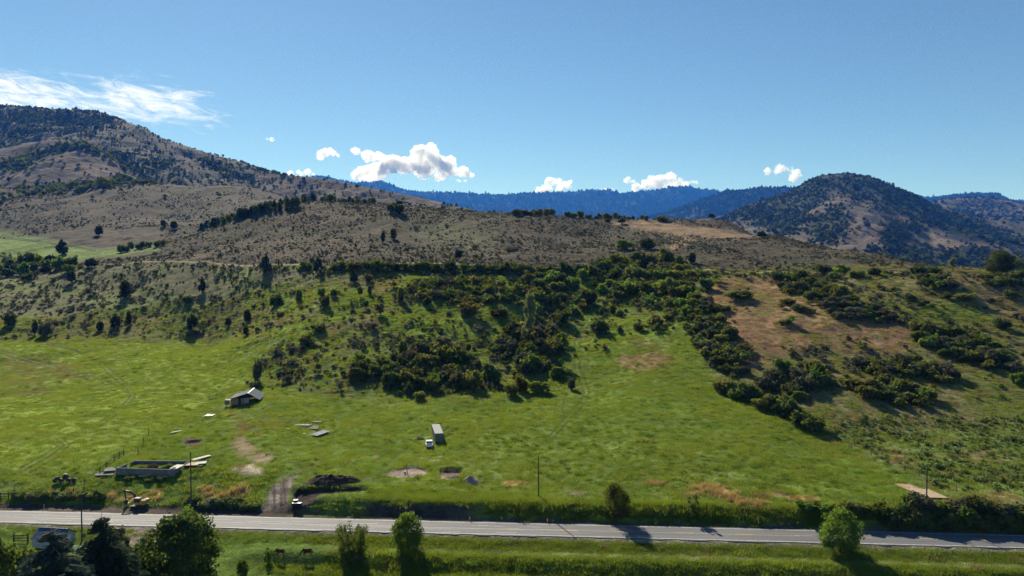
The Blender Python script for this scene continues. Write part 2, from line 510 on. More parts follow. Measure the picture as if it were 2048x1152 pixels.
def ground_mat(name, scales=((0.06, 0.35), (0.35, 0.35), (2.2, 0.35)), bump=((0.4, 0.5), (2.5, 0.25)), rough=1.0, tint=None):
    """ground whose colour per place is the mesh attribute 'gcol', broken up by noise of several sizes"""
    m, nt, b = base_mat(name, rough, 0.05)
    at = nd(nt, 'ShaderNodeAttribute'); at.attribute_name = 'gcol'
    geo = nd(nt, 'ShaderNodeNewGeometry')
    col = at.outputs['Color']
    for k, (sc, amt) in enumerate(scales):
        n = nd(nt, 'ShaderNodeTexNoise'); n.inputs['Scale'].default_value = sc; n.inputs['Detail'].default_value = 4; n.inputs['Roughness'].default_value = 0.65
        nt.links.new(geo.outputs['Position'], n.inputs['Vector'])
        r = nd(nt, 'ShaderNodeMapRange'); r.inputs['From Min'].default_value = 0.3; r.inputs['From Max'].default_value = 0.7
        r.inputs['To Min'].default_value = 1 - amt; r.inputs['To Max'].default_value = 1 + amt
        nt.links.new(n.outputs['Fac'], r.inputs['Value'])
        x = nd(nt, 'ShaderNodeMix', data_type='RGBA', blend_type='MULTIPLY'); x.inputs[0].default_value = 1
        nt.links.new(col, x.inputs[6]); nt.links.new(r.outputs[0], x.inputs[7])
        col = x.outputs[2]
    nt.links.new(col, b.inputs['Base Color'])
    prev = None
    for sc, dist in bump:
        n = nd(nt, 'ShaderNodeTexNoise'); n.inputs['Scale'].default_value = sc; n.inputs['Detail'].default_value = 5; n.inputs['Roughness'].default_value = 0.6
        nt.links.new(geo.outputs['Position'], n.inputs['Vector'])
        bp = nd(nt, 'ShaderNodeBump'); bp.inputs['Strength'].default_value = 1.0; bp.inputs['Distance'].default_value = dist
        nt.links.new(n.outputs['Fac'], bp.inputs['Height'])
        if prev is not None: nt.links.new(prev.outputs[0], bp.inputs['Normal'])
        prev = bp
    nt.links.new(prev.outputs[0], b.inputs['Normal'])
    return m
# ------------------------------------------------------------------ ground colours by place
TRACKS = [  # wheel ruts pressed into the grass (photo pixels)
    [(95, 688), (150, 702), (190, 722), (225, 755), (255, 778), (262, 792), (240, 815), (195, 848)],
    [(108, 688), (160, 703), (200, 722), (236, 752), (264, 778), (270, 792), (248, 818), (205, 850)],
    [(0, 700), (60, 717), (120, 735), (180, 752), (230, 770), (255, 785)],
    [(0, 706), (60, 724), (120, 742), (180, 760)],
    [(1092, 880), (1125, 840), (1160, 805), (1168, 785), (1150, 740), (1146, 700), (1152, 670), (1175, 640)],
    [(1104, 880), (1138, 840), (1173, 803), (1178, 780), (1160, 738), (1157, 700), (1164, 668), (1186, 640)],
    [(1108, 830), (1114, 790)], [(1122, 832), (1130, 790)],
    [(60, 945), (110, 918), (140, 890), (125, 876)], [(50, 940), (100, 912), (128, 890), (112, 878)], [(40, 936), (90, 908), (117, 892)],
    [(660, 880), (666, 868), (668, 856)],
]
def ground_colors(X, Y, Z):
    px, py = project(X, Y, Z)
    v = Y - road_y(X)
    n1 = fbm(X / 14, Y / 14, 4, 71); n2 = fbm(X / 45, Y / 45, 4, 72); n3 = fbm(X / 5, Y / 5, 3, 73)
    wob = n1 * 14 + n3 * 5
    col = np.zeros((len(X), 3)); col[:] = (0.115, 0.165, 0.028)
    bare = np.zeros(len(X))                         # 1 = no grass
    dry = np.zeros(len(X))                          # 1 = dry straw coloured
    def paint(mask, c, b=None, d=None):
        nonlocal col, bare, dry
        m = np.clip(mask, 0, 1)
        col = col * (1 - m[:, None]) + np.asarray(c) * m[:, None]
        if b is not None: bare = bare * (1 - m) + b * m
        if d is not None: dry = dry * (1 - m) + d * m
    def area(poly, fe=10, w=1.0):
        return smooth(-fe, fe, poly_dist(px, py, poly) + wob * w)
    hillm = (Y > 200)
    # meadow mottling
    paint(smooth(0.05, 0.6, n2) * 0.7, (0.16, 0.195, 0.045))
    paint(smooth(0.1, 0.6, -n2) * 0.6, (0.075, 0.135, 0.02))
    # left hay meadow
    paint(area([(-900, 676), (300, 684), (560, 684), (500, 765), (420, 800), (250, 905), (100, 960), (-900, 960)], 8, .4), (0.185, 0.235, 0.036))
    paint(area([(-600, 712), (60, 712), (150, 728), (180, 748), (60, 790), (-600, 800)], 14) * (0.45 + 0.4 * n1), (0.17, 0.14, 0.085), None, .5)
    # hill face
    t = X / np.maximum(Y, 40)
    cy_ = canal_y(t)
    up = smooth(-5, 4, Y - cy_)
    face = smooth(3, -4, Y - cy_) * hillm
    lf = area([(-900, 500), (520, 520), (560, 600), (540, 680), (300, 684), (-900, 676)], 10) * face
    paint(lf, (0.145, 0.135, 0.066), 0.25, .3)
    paint(lf * smooth(-0.1, .35, n1), (0.135, 0.16, 0.045), 0.1, .1)
    mid = area([(540, 540), (1420, 545), (1380, 620), (1330, 700), (1060, 700), (540, 690)], 12) * face
    paint(mid, (0.15, 0.17, 0.052), 0.1, .2)
    paint(mid * smooth(-.1, .35, n1 + .1), (0.15, 0.215, 0.04), 0, 0)
    paint(mid * smooth(0.15, .5, -n1), (0.155, 0.135, 0.075), 0.3, .5)
    paint(area([(520, 540), (760, 540), (740, 575), (540, 570)], 10) * face * .8, (0.10, 0.085, 0.06), .5, .3)
    kn = area([(545, 690), (760, 670), (1000, 690), (1060, 790), (820, 800), (560, 790), (500, 770)], 12)
    paint(kn, (0.115, 0.13, 0.052), 0.2, .2)
    paint(kn * smooth(-.1, .4, n1), (0.135, 0.18, 0.042), 0, 0)
    # right hillside: dry grass and bare earth
    rg = area([(1395, 545), (2800, 540), (2800, 1000), (1900, 1000), (1680, 890), (1560, 800), (1440, 760), (1390, 640)], 10) * (Y < cy_ + 3) * hillm
    paint(rg, (0.15, 0.135, 0.065), 0.3, .4)
    og = area([(1400, 560), (1560, 545), (1580, 580), (1660, 605), (1800, 640), (1860, 672), (1790, 712), (1650, 700), (1560, 705), (1505, 745), (1460, 710), (1430, 640)], 12)
    paint(og, (0.245, 0.142, 0.08), 0.6, .8)
    paint(og * smooth(0.05, .5, n1), (0.165, 0.12, 0.066), .6, .7)
    paint(og * .6 * smooth(0.2, .6, -n1 + .4 * n3), (0.135, 0.135, 0.055), .3, .3)
    paint(area([(1240, 712), (1300, 700), (1345, 715), (1330, 735), (1260, 738)], 8), (0.21, 0.145, 0.07), .4, .9)
    paint(area([(1880, 545), (2060, 560), (2500, 620), (2500, 680), (2020, 640), (1930, 610)], 10), (0.24, 0.18, 0.095), .4, .9)
    paint(area([(1800, 600), (1960, 610), (2000, 640), (1900, 650), (1820, 640)], 10) * .8, (0.11, 0.15, 0.035), 0, 0)
    paint(area([(1880, 740), (2060, 740), (2500, 760), (2500, 900), (2000, 860), (1900, 800)], 14) * .8, (0.13, 0.14, 0.045), .1, .2)
    paint(area([(1830, 760), (1900, 770), (1930, 800), (1880, 830), (1820, 800)], 10) * .7, (0.19, 0.15, 0.085), .3, .6)
    sc = area([(1640, 860), (1760, 850), (2800, 870), (2800, 1010), (1950, 1000), (1880, 990), (1700, 900)], 12)
    paint(sc, (0.125, 0.165, 0.058), .1, .1)
    paint(sc * smooth(.2, .5, n1), (0.16, 0.135, 0.075), .3, .4)
    paint(area([(1760, 905), (1800, 905), (1830, 925), (1790, 925)], 8), (0.2, 0.14, 0.08), .3, .6)
    paint(area([(1960, 985), (2010, 980), (2040, 1000), (1990, 1000)], 8), (0.2, 0.15, 0.09), .3, .6)
    # the hill above the canal: sage and cured grass
    paint(up * hillm, (0.074, 0.062, 0.039), 0.6, .6)
    paint(up * hillm * smooth(0.05, .5, n2 + .4 * n1), (0.064, 0.064, 0.037), .5, .4)
    paint(up * hillm * smooth(.15, .6, -n2 + .5 * n1), (0.098, 0.079, 0.053), .6, .7)
    paint(up * area([(1215, 446), (1290, 440), (1420, 455), (1530, 470), (1480, 478), (1350, 470), (1260, 458)], 5, .2), (0.215, 0.15, 0.088), .8, .9)
    paint(up * area([(1330, 490), (1370, 476), (1390, 480), (1350, 500)], 4, .2), (0.27, 0.19, 0.11), .8, .9)
    paint(up * area([(790, 440), (900, 440), (1000, 470), (960, 500), (830, 470)], 25) * .6, (0.10, 0.115, 0.05), .3, .2)
    # little valley at the left
    gv = area([(-900, 455), (0, 462), (100, 480), (200, 500), (300, 490), (320, 500), (230, 512), (140, 522), (-900, 525)], 6, .25) * (Y > 570) * (Y < 950)
    paint(gv, (0.135, 0.19, 0.045), 0, 0)
    paint(smooth(4, 1, line_dist(px, py, [(-100, 470), (0, 474), (100, 486), (190, 500)])) * (Y > 570) * .8, (0.07, 0.085, 0.035))
    # canal track
    q = Y - cy_
    tr = np.exp(-((q - .9) / 1.9) ** 2) * smooth(-0.62, -.55, t) * smooth(.72, .6, t)
    paint(tr * .95, (0.33, 0.275, 0.165), 1, .6)
    pt = smooth(2.6, .8, line_dist(px, py, [(1925, 547), (1975, 562), (1990, 580), (2010, 595), (2048, 612), (2150, 640)]))
    paint(pt * .8, (0.27, 0.21, 0.13), .9, .6)
    # bare ground of the building site and the roadsides
    paint(area([(468, 872), (485, 868), (505, 885), (530, 905), (548, 905), (540, 925), (510, 930), (480, 915), (462, 890)], 9, .6) * (.8 + .5 * n3), (0.25, 0.185, 0.12), .8, .7)
    paint(area([(440, 815), (520, 830), (560, 845), (520, 870), (480, 865)], 14, .8) * (.3 + .5 * n3), (0.22, 0.17, 0.10), .4, .8)
    paint(area([(458, 938), (500, 926), (524, 935), (522, 950), (490, 945)], 7, .5), (0.42, 0.355, 0.26), .95, .5)
    dw = area([(553, 965), (570, 957), (592, 950), (588, 964), (578, 984), (577, 1005), (588, 1026), (512, 1026), (530, 1006), (537, 984)], 5, .45)
    st = fbm((X + .35 * (Y - 160)) / .8, Y / 12, 3, 91)
    paint(dw, (0.185, 0.15, 0.125), 1, 0)
    paint(dw * smooth(.0, .45, st), (0.30, 0.255, 0.215), 1, 0)
    paint(dw * smooth(.1, .5, -st), (0.115, 0.093, 0.078), 1, 0)
    paint(smooth(5, 1, line_dist(px, py, [(575, 960), (600, 940), (640, 925)])) * .35, (0.19, 0.17, 0.10), .5, .3)
    paint(area([(586, 976), (735, 971), (738, 980), (690, 985), (640, 990), (625, 1005), (618, 1020), (582, 1022), (584, 995)], 3, .15), (0.058, 0.045, 0.037), 1, 0)
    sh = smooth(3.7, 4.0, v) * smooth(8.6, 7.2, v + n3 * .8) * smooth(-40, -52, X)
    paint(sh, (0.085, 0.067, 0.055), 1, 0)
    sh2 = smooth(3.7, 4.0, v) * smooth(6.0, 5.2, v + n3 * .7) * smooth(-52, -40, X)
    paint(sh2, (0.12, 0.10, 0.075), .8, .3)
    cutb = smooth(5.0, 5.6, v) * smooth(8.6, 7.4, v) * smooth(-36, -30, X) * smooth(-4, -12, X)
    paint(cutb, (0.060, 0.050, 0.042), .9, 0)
    nsh = smooth(-3.7, -3.9, v) * smooth(-5.0, -4.3, v + n3 * .4)
    paint(nsh, (0.20, 0.175, 0.13), .9, 0)
    nb = smooth(-4.2, -5, v) * smooth(-8, -6, v + n3)
    paint(nb * (.35 + .3 * n1), (0.15, 0.125, 0.055), .1, .6)
    lawn = smooth(-5, -6, v) * smooth(-42, -60, X)
    paint(lawn * .8, (0.095, 0.145, 0.022), .4, 0)
    paint(area([(225, 1048), (420, 1056), (330, 1078), (300, 1090), (262, 1092), (240, 1080)], 5, .3) * (v < 0), (0.27, 0.225, 0.185), 1, 0)
    for o_ in (-9.85, -8.7):
        pth = np.exp(-((v - o_) / .30) ** 2) * smooth(-44, -30, X)
        paint(pth * .75, (0.155, 0.12, 0.075), .9, .3)
    paint(area([(1870, 1108), (2300, 1110), (2300, 1128), (1990, 1125)], 4, .3) * smooth(-8, -9, v), (0.19, 0.145, 0.095), .9, .3)
    # golden dry weeds
    for pl in ([(215, 975), (350, 976), (352, 1003), (210, 1003)], [(396, 975), (500, 975), (495, 992), (410, 992)], [(95, 976), (150, 976), (145, 984), (98, 984)],
               [(1365, 968), (1450, 966), (1460, 985), (1560, 985), (1640, 1000), (1620, 1012), (1480, 1012), (1410, 985), (1370, 1000), (1340, 990)],
               [(1250, 955), (1330, 958), (1350, 970), (1260, 968)], [(1100, 960), (1000, 965), (1010, 972), (1120, 970)],
               [(460, 1000), (500, 1000), (490, 1012), (462, 1012)]):
        paint(area(pl, 4, .5) * smooth(-.25, .3, n3 + .3 * n1), (0.40, 0.27, 0.105), .1, 1)
    # wheel ruts
    for tr_ in TRACKS:
        d = line_dist(px, py, tr_)
        paint(smooth(3.2, 1.2, d) * .7, (0.045, 0.055, 0.018), .9)
    # round and square excavations and the tan pad are bare
    # small bare spots
    for (cx, cyy, rx, ry, c) in ((840, 876, 8, 5, (0.05, .045, .03)), (750, 913, 8, 4, (.24, .21, .16)), (884, 913, 10, 2, (.25, .22, .17)), (385, 883, 22, 9, (.13, .09, .055)),
                                 (870, 921, 14, 2, (.27, .23, .17)), (735, 958, 10, 3, (.2, .19, .14)), (1150, 985, 30, 4, (.17, .14, .09)), (1565, 990, 20, 4, (.2, .15, .09)), (940, 972, 14, 3, (.22, .19, .14))):
        d = np.sqrt(((px - cx) / rx) ** 2 + ((py - cyy) / ry) ** 2) + n3 * .35
        paint(smooth(1.15, .7, d), c, .8, .4)
    return np.clip(col, 0.008, 1), bare, dry

# ------------------------------------------------------------------ excavations cut into the ground
def ell(px, py): return hit(px, py)
PITS = []
_a = hit(815, 943); _l = hit(775, 942); _r = hit(856, 945); _n = hit(815, 955); _f = hit(815, 932)
CIRC = (_a[0], _a[1], (_r[0] - _l[0]) / 2, (_f[1] - _n[1]) / 2 * 1.0)
_q = [hit(880, 935), hit(925, 935), hit(924, 959), hit(877, 958)]
RECT = _q
CIRC_Z = gz(CIRC[0], CIRC[1]) - 0.45
RECT_Z = min(p[2] for p in _q) - 0.35
_p = [hit(1783, 964), hit(1822, 968), hit(1900, 1000), hit(1852, 1006)]
PADQ = _p
_land0 = land
def world_poly_dist(X, Y, q):
    return poly_dist(X, Y, [(p[0], p[1]) for p in q])
def land(X, Y, detail=True):
    X = np.asarray(X, float); Y = np.asarray(Y, float)
    z = _land0(X, Y, detail)
    d = 1 - np.sqrt(((X - CIRC[0]) / CIRC[2]) ** 2 + ((Y - CIRC[1]) / CIRC[3]) ** 2)
    k = smooth(-0.02, 0.05, d)
    z = z * (1 - k) + (CIRC_Z + (Y - CIRC[1]) * .03) * k
    k = smooth(-0.2, 0.2, world_poly_dist(X, Y, RECT))
    z = z * (1 - k) + RECT_Z * k
    # dark soil cut beside the driveway
    _c = 0.5
    k = smooth(-.25, .25, world_poly_dist(X, Y, CUTQ)) if CUTQ else 0
    z = z - k * 0.9
    return z
CUTQ = []
CUTQ = [hit(600, 976), hit(735, 971), hit(740, 979), hit(690, 985), hit(640, 990), hit(622, 1002), hit(600, 1004), hit(588, 990)]

# ------------------------------------------------------------------ terrain sheet
_pxs = np.concatenate([np.linspace(-560, -40, 60)[:-1], np.linspace(-40, 2088, 800)[:-1], np.linspace(2088, 2650, 60)])
_ts = (_pxs - 1024) / FPX
_rows = np.concatenate([np.linspace(60, 126, 23)[:-1], np.arange(126, 260, 0.5), np.arange(260, 520, 1.2), np.arange(520, 900, 3.0), np.arange(900, 1801, 9.0)])
_T, _Y = np.meshgrid(_ts, _rows)
_X = _T * _Y
_Z = land(_X.ravel(), _Y.ravel()).reshape(_X.shape)
TX, TY, TZ = _X.ravel(), _Y.ravel(), _Z.ravel()
GCOL, GBARE, GDRY = ground_colors(TX, TY, TZ)
_in = 1 - np.sqrt(((TX - CIRC[0]) / CIRC[2]) ** 2 + ((TY - CIRC[1]) / CIRC[3]) ** 2)
_k = smooth(-0.02, 0.03, _in + .05 * fbm(TX, TY, 2, 5))[:, None]
GCOL = GCOL * (1 - _k) + np.array((0.285, 0.225, 0.18)) * _k; GBARE = np.maximum(GBARE, _k[:, 0])
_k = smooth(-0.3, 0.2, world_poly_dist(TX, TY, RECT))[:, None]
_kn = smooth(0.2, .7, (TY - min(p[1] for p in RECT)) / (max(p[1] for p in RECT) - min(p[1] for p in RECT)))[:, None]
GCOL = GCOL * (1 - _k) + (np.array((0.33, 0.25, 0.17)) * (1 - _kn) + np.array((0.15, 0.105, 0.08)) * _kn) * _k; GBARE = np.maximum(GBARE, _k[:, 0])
_k = smooth(-0.3, 0.4, world_poly_dist(TX, TY, PADQ) + .5 * fbm(TX / 2, TY / 2, 2, 8))[:, None]
GCOL = GCOL * (1 - _k) + np.array((0.36, 0.255, 0.17)) * _k; GBARE = np.maximum(GBARE, _k[:, 0])
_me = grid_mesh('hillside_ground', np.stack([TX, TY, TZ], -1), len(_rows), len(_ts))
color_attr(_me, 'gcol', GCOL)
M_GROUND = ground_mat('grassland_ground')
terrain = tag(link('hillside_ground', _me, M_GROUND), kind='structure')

# broad ground sheet below everything, out to the horizon
_me = grid_mesh('ground', np.array([(x, y, -12.0) for y in (-900, 70, 2000, 14000) for x in (-14000, -2000, 2000, 14000)], float), 4, 4)
color_attr(_me, 'gcol', np.tile((0.10, 0.11, 0.05), (16, 1)))
tag(link('ground', _me, M_GROUND), kind='structure')

# ------------------------------------------------------------------ the road
def strip(name, v0, v1, z, mat, x0=-330, x1=330, n=220, wob=0.0, seed=0, parent=None):
    xs = np.linspace(x0, x1, n)
    rows = []
    for vv, sd in ((v0, 1), (v1, 2)):
        yy = road_y(xs) + vv + (wob * fbm(xs / 3, xs * 0 + sd, 3, seed + sd) if wob else 0)
        rows.append(np.stack([xs, yy, np.full(n, z)], -1))
    me = grid_mesh(name, np.concatenate(rows), 2, n)
    return link(name, me, mat, parent)

def asphalt():
    m, nt, b = base_mat('worn_asphalt', 0.75, 0.3)
    geo = nd(nt, 'ShaderNodeNewGeometry')
    mp = nd(nt, 'ShaderNodeMapping'); mp.inputs['Rotation'].default_value = (0, 0, -math.atan(ROAD_S)); mp.inputs['Scale'].default_value = (0.05, 1.1, 1)
    nt.links.new(geo.outputs['Position'], mp.inputs['Vector'])
    n1 = nd(nt, 'ShaderNodeTexNoise'); n1.inputs['Scale'].default_value = 1.0; n1.inputs['Detail'].default_value = 4
    nt.links.new(mp.outputs[0], n1.inputs['Vector'])
    n2 = nd(nt, 'ShaderNodeTexNoise'); n2.inputs['Scale'].default_value = 2.5; n2.inputs['Detail'].default_value = 6
    nt.links.new(geo.outputs['Position'], n2.inputs['Vector'])
    cr = nd(nt, 'ShaderNodeValToRGB')
    cr.color_ramp.elements[0].position = 0.3; cr.color_ramp.elements[0].color = (0.081, 0.083, 0.089, 1)
    cr.color_ramp.elements[1].position = 0.72; cr.color_ramp.elements[1].color = (0.147, 0.151, 0.160, 1)
    nt.links.new(n1.outputs['Fac'], cr.inputs[0])
    r = nd(nt, 'ShaderNodeMapRange'); r.inputs['To Min'].default_value = 0.75; r.inputs['To Max'].default_value = 1.25
    nt.links.new(n2.outputs['Fac'], r.inputs['Value'])
    x = nd(nt, 'ShaderNodeMix', data_type='RGBA', blend_type='MULTIPLY'); x.inputs[0].default_value = 1
    nt.links.new(cr.outputs[0], x.inputs[6]); nt.links.new(r.outputs[0], x.inputs[7]); nt.links.new(x.outputs[2], b.inputs['Base Color'])
    return m
M_ASPH = asphalt()
road = tag(strip('road', -ROAD_HW, ROAD_HW, 0.03, M_ASPH, wob=0.4, seed=3, n=900), kind='structure')
M_WLINE = simple('road_paint_white', (0.5, 0.49, 0.47), 0.7, .2, .35, 1.5)
M_YLINE = simple('road_paint_yellow', (0.52, 0.34, 0.09), 0.7, .2, .3, 1.5)
strip('edge_line', -3.32, -3.14, 0.036, M_WLINE, parent=road)
strip('edge_line', 3.14, 3.32, 0.036, M_WLINE, parent=road)
strip('centre_line', -.36, -.22, 0.036, simple('road_paint_pale', (0.42, 0.37, 0.29), .7, .2, .3, 1.2), -330, 14, parent=road)
for _x in np.arange(-2, 330, 12.2):
    strip('centre_dash', .12, .26, 0.0362, M_YLINE, _x, _x + 3.6, 3, parent=road)
strip('centre_line', -.06, .06, 0.036, M_YLINE, 6, 60, parent=road)
# pale worn patches of crack filler
M_PATCH = simple('road_patch', (0.30, 0.29, 0.28), .8, .2, .3, 3)
rp = random.Random(4)
for _i in range(46):
    _x = rp.uniform(-112, -12) if _i < 40 else rp.uniform(-12, 30)
    _v = rp.choice([-1.9, -1.3, -.9, .6, 1.3, -2.4]) + rp.uniform(-.3, .3)
    strip('road_patch', _v, _v + rp.uniform(.12, .30), 0.0334 + _i * 3e-5, M_PATCH, _x, _x + rp.uniform(1.2, 7), 8, wob=.08, seed=_i, parent=road)

# ------------------------------------------------------------------ mountains
def mountain(name, crest, depth_front, z_base, seed, amp, col_fn, nc=380, nr=110, back=0.35, spur=(420, 1.0), front_pow=1.0, jag=0.0, mat=None):
    xs = [c[0] for c in crest]
    pxs = np.linspace(xs[0], xs[-1], nc)
    cpy = pchip(xs, [c[1] for c in crest], pxs)
    cY = pchip(xs, [c[2] for c in crest], pxs)
    zc = CAM_Z + cY * e_of(cpy)
    s = np.concatenate([np.linspace(0, 0.9, int(nr * .6))[:-1], np.linspace(.9, 1.06, int(nr * .2))[:-1], np.linspace(1.06, 1 + back, int(nr * .2))])
    S, I = np.meshgrid(s, np.arange(nc), indexing='ij')
    Yc = cY[I]; Zc = zc[I]; t = ((pxs - 1024) / FPX)[I]
    Y = depth_front + (Yc - depth_front) * S
    X = t * Y
    f = np.where(S <= 1, np.clip(S, 0, 1) ** front_pow, 1 - (S - 1) / back * 1.0)
    f = np.where(S <= 1, f * (1 - .25 * smooth(.8, 1, S)) + .25 * smooth(.8, 1, S) * (1 - (1 - S) ** 2), f)
    Z = z_base + (Zc - z_base) * f
    env = smooth(0, .3, S) * smooth(1.0, .86, S) + 0.25 * smooth(1.02, 1.2, S)
    L = spur[0]
    wx = X + L * .35 * fbm(X / L, Y / L, 3, seed + 5)
    rd = ridged(wx / L, Y / (L * 2.2), 4, seed) - .62
    Z = Z + env * amp * rd * 2.0 + env * amp * .35 * fbm(X / (L * .3), Y / (L * .3), 4, seed + 9)
    if jag:
        Z = Z + jag * fbm(X / 40, Y / 40, 3, seed + 2) * smooth(.85, 1, S)
    me = grid_mesh(name, np.stack([X.ravel(), Y.ravel(), Z.ravel()], -1), len(s), nc)
    px, py = project(X.ravel(), Y.ravel(), Z.ravel())
    color_attr(me, 'gcol', col_fn(px, py, X.ravel(), Y.ravel(), rd.ravel()))
    o = tag(link(name, me, mat), kind='structure')
    return dict(obj=o, X=X, Y=Y, Z=Z, px=px.reshape(X.shape), py=py.reshape(X.shape), rd=rd, S=S)

M_MTN = ground_mat('mountain_ground', ((0.004, .25), (0.02, .3), (0.12, .35)), ((0.02, 9.0), (0.1, 2.5)))
M_FAR = ground_mat('far_forest_ground', ((0.003, .2), (0.02, .35), (0.06, .3)), ((0.01, 25.0), (0.05, 8.0)))
TAN, SAGE, FOR = np.array((0.096, 0.076, 0.055)), np.array((0.068, 0.066, 0.043)), np.array((0.036, 0.048, 0.026))
W_LEFT = [[(-500, 190), (0, 205), (190, 222), (240, 245), (190, 258), (120, 268), (60, 285), (0, 300), (-500, 310)],
          [(-500, 330), (0, 322), (60, 305), (130, 285), (200, 285), (250, 300), (300, 312), (345, 325), (330, 345), (250, 352), (230, 325), (180, 300), (120, 300), (60, 330), (-500, 360)],
          [(-500, 395), (0, 392), (80, 372), (180, 362), (300, 350), (350, 350), (330, 362), (200, 378), (90, 388), (0, 405), (-500, 420)],
          [(395, 318), (430, 322), (470, 338), (510, 355), (500, 362), (440, 345), (400, 332)],
          [(480, 322), (560, 345), (570, 352), (520, 345), (480, 335)]]
def col_left(px, py, X, Y, rd):
    n = fbm(X / 90, Y / 90, 4, 5); n2 = fbm(X / 400, Y / 400, 3, 6)
    c = np.tile(TAN, (len(px), 1))
    k = smooth(-.1, .4, n + n2)[:, None]; c = c * (1 - k) + SAGE * k
    for w in W_LEFT:
        k = (smooth(-10, 12, poly_dist(px, py, w) + n * 14) * .6)[:, None]
        c = c * (1 - k) + FOR * k
    return c
mt_left = mountain('left_mountain', [(-500, 190, 2900), (-200, 196, 2850), (0, 208, 2750), (60, 214, 2740), (120, 218, 2720), (190, 222, 2650), (230, 233, 2600), (280, 252, 2540), (330, 276, 2470),
    (380, 293, 2400), (430, 309, 2330), (480, 322, 2260), (520, 336, 2180), (570, 349, 2050), (610, 353, 1980), (650, 357, 1920), (700, 367, 1840), (760, 379, 1760), (830, 393, 1680), (900, 409, 1600), (960, 425, 1540), (1010, 438, 1500), (1120, 460, 1450)],
    1280, 100, 3, 26, col_left, 420, 130, spur=(260, 1), mat=M_MTN)
def col_foot(px, py, X, Y, rd):
    n = fbm(X / 60, Y / 60, 4, 15)
    c = np.tile(np.array((0.125, 0.094, 0.072)), (len(px), 1))
    k = smooth(-.1, .5, n)[:, None]; c = c * (1 - k) + SAGE * k
    for w in W_LEFT[1:3]:
        k = (smooth(-8, 8, poly_dist(px, py, w) + n * 8) * .85)[:, None]
        c = c * (1 - k) + FOR * k
    return c
mt_foot = mountain('left_foothill', [(-500, 310, 1850), (-200, 305, 1820), (0, 298, 1800), (60, 287, 1800), (120, 279, 1790), (170, 286, 1780), (210, 306, 1760), (250, 336, 1730), (300, 372, 1700), (380, 415, 1680)],
    1300, 150, 21, 10, col_foot, 260, 80, spur=(160, 1), mat=M_MTN)

W_PEAK = [[(1430, 440), (1500, 412), (1580, 382), (1640, 355), (1690, 348), (1750, 362), (1850, 402), (1900, 425), (1960, 450), (2050, 480), (2050, 500), (1960, 480), (1870, 455), (1790, 430), (1740, 408), (1690, 395), (1670, 385), (1650, 400), (1630, 420), (1600, 430), (1570, 450), (1540, 455), (1500, 445)],
          [(1520, 430), (1600, 415), (1615, 440), (1590, 470), (1540, 460)], [(1610, 430), (1680, 415), (1700, 440), (1680, 490), (1620, 480)],
          [(1760, 445), (1800, 440), (1830, 470), (1800, 495), (1770, 480)], [(1740, 500), (1820, 490), (1900, 500), (2000, 495), (2048, 510), (2048, 560), (1800, 545)],
          [(1880, 440), (1960, 455), (2048, 480), (2048, 500), (1950, 480)]]
def col_peak(px, py, X, Y, rd):
    n = fbm(X / 140, Y / 140, 4, 25); n2 = fbm(X / 45, Y / 45, 3, 26)
    c = np.tile(np.array((0.125, 0.098, 0.07)), (len(px), 1))
    k = smooth(0, .5, n)[:, None]; c = c * (1 - k) + SAGE * k
    for w in W_PEAK:
        k = (smooth(-8, 8, poly_dist(px, py, w) + n * 9 + n2 * 6) * .9)[:, None]
        c = c * (1 - k) + FOR * k
    return c
mt_peak = mountain('right_peak', [(1330, 470, 3300), (1430, 442, 3300), (1500, 413, 3300), (1550, 394, 3280), (1590, 378, 3250), (1620, 363, 3220), (1645, 354, 3200), (1690, 349, 3150), (1720, 352, 3130), (1760, 365, 3100), (1800, 381, 3070), (1850, 402, 3050), (1900, 419, 3020), (1950, 433, 3000), (2048, 455, 2950), (2200, 480, 2900), (2500, 520, 2800)],
    1150, 0, 33, 42, col_peak, 420, 130, spur=(360, 1), mat=M_MTN)
def col_forest(px, py, X, Y, rd):
    n = fbm(X / 300, Y / 300, 4, 35)
    c = np.tile(FOR * .5, (len(px), 1))
    k = (smooth(.35, .6, n) * .12)[:, None]
    return c * (1 - k) + np.array((0.13, 0.12, 0.07)) * k
mt_r2 = mountain('right_ridge', [(1780, 430, 4600), (1850, 408, 4600), (1900, 398, 4600), (1960, 394, 4600), (2000, 399, 4600), (2048, 407, 4550), (2200, 400, 4500), (2600, 380, 4500)],
    2600, 60, 41, 60, col_peak, 260, 80, spur=(500, 1), mat=M_MTN)
mt_r3 = mountain('right_far_ridge', [(1820, 410, 8500), (1860, 396, 8500), (1910, 389, 8500), (1985, 386, 8500), (2010, 396, 8500), (2060, 410, 8400), (2300, 420, 8400)],
    6000, 150, 45, 60, col_forest, 160, 60, spur=(650, 1), mat=M_FAR)
mt_m2 = mountain('middle_ridge', [(1180, 470, 7400), (1260, 445, 7400), (1340, 421, 7400), (1380, 408, 7400), (1420, 394, 7400), (1450, 384, 7400), (1500, 380, 7300), (1560, 378, 7200), (1620, 380, 7200), (1700, 400, 7100), (1850, 430, 7000)],
    4600, 60, 51, 90, col_forest, 260, 80, spur=(700, 1), mat=M_FAR)
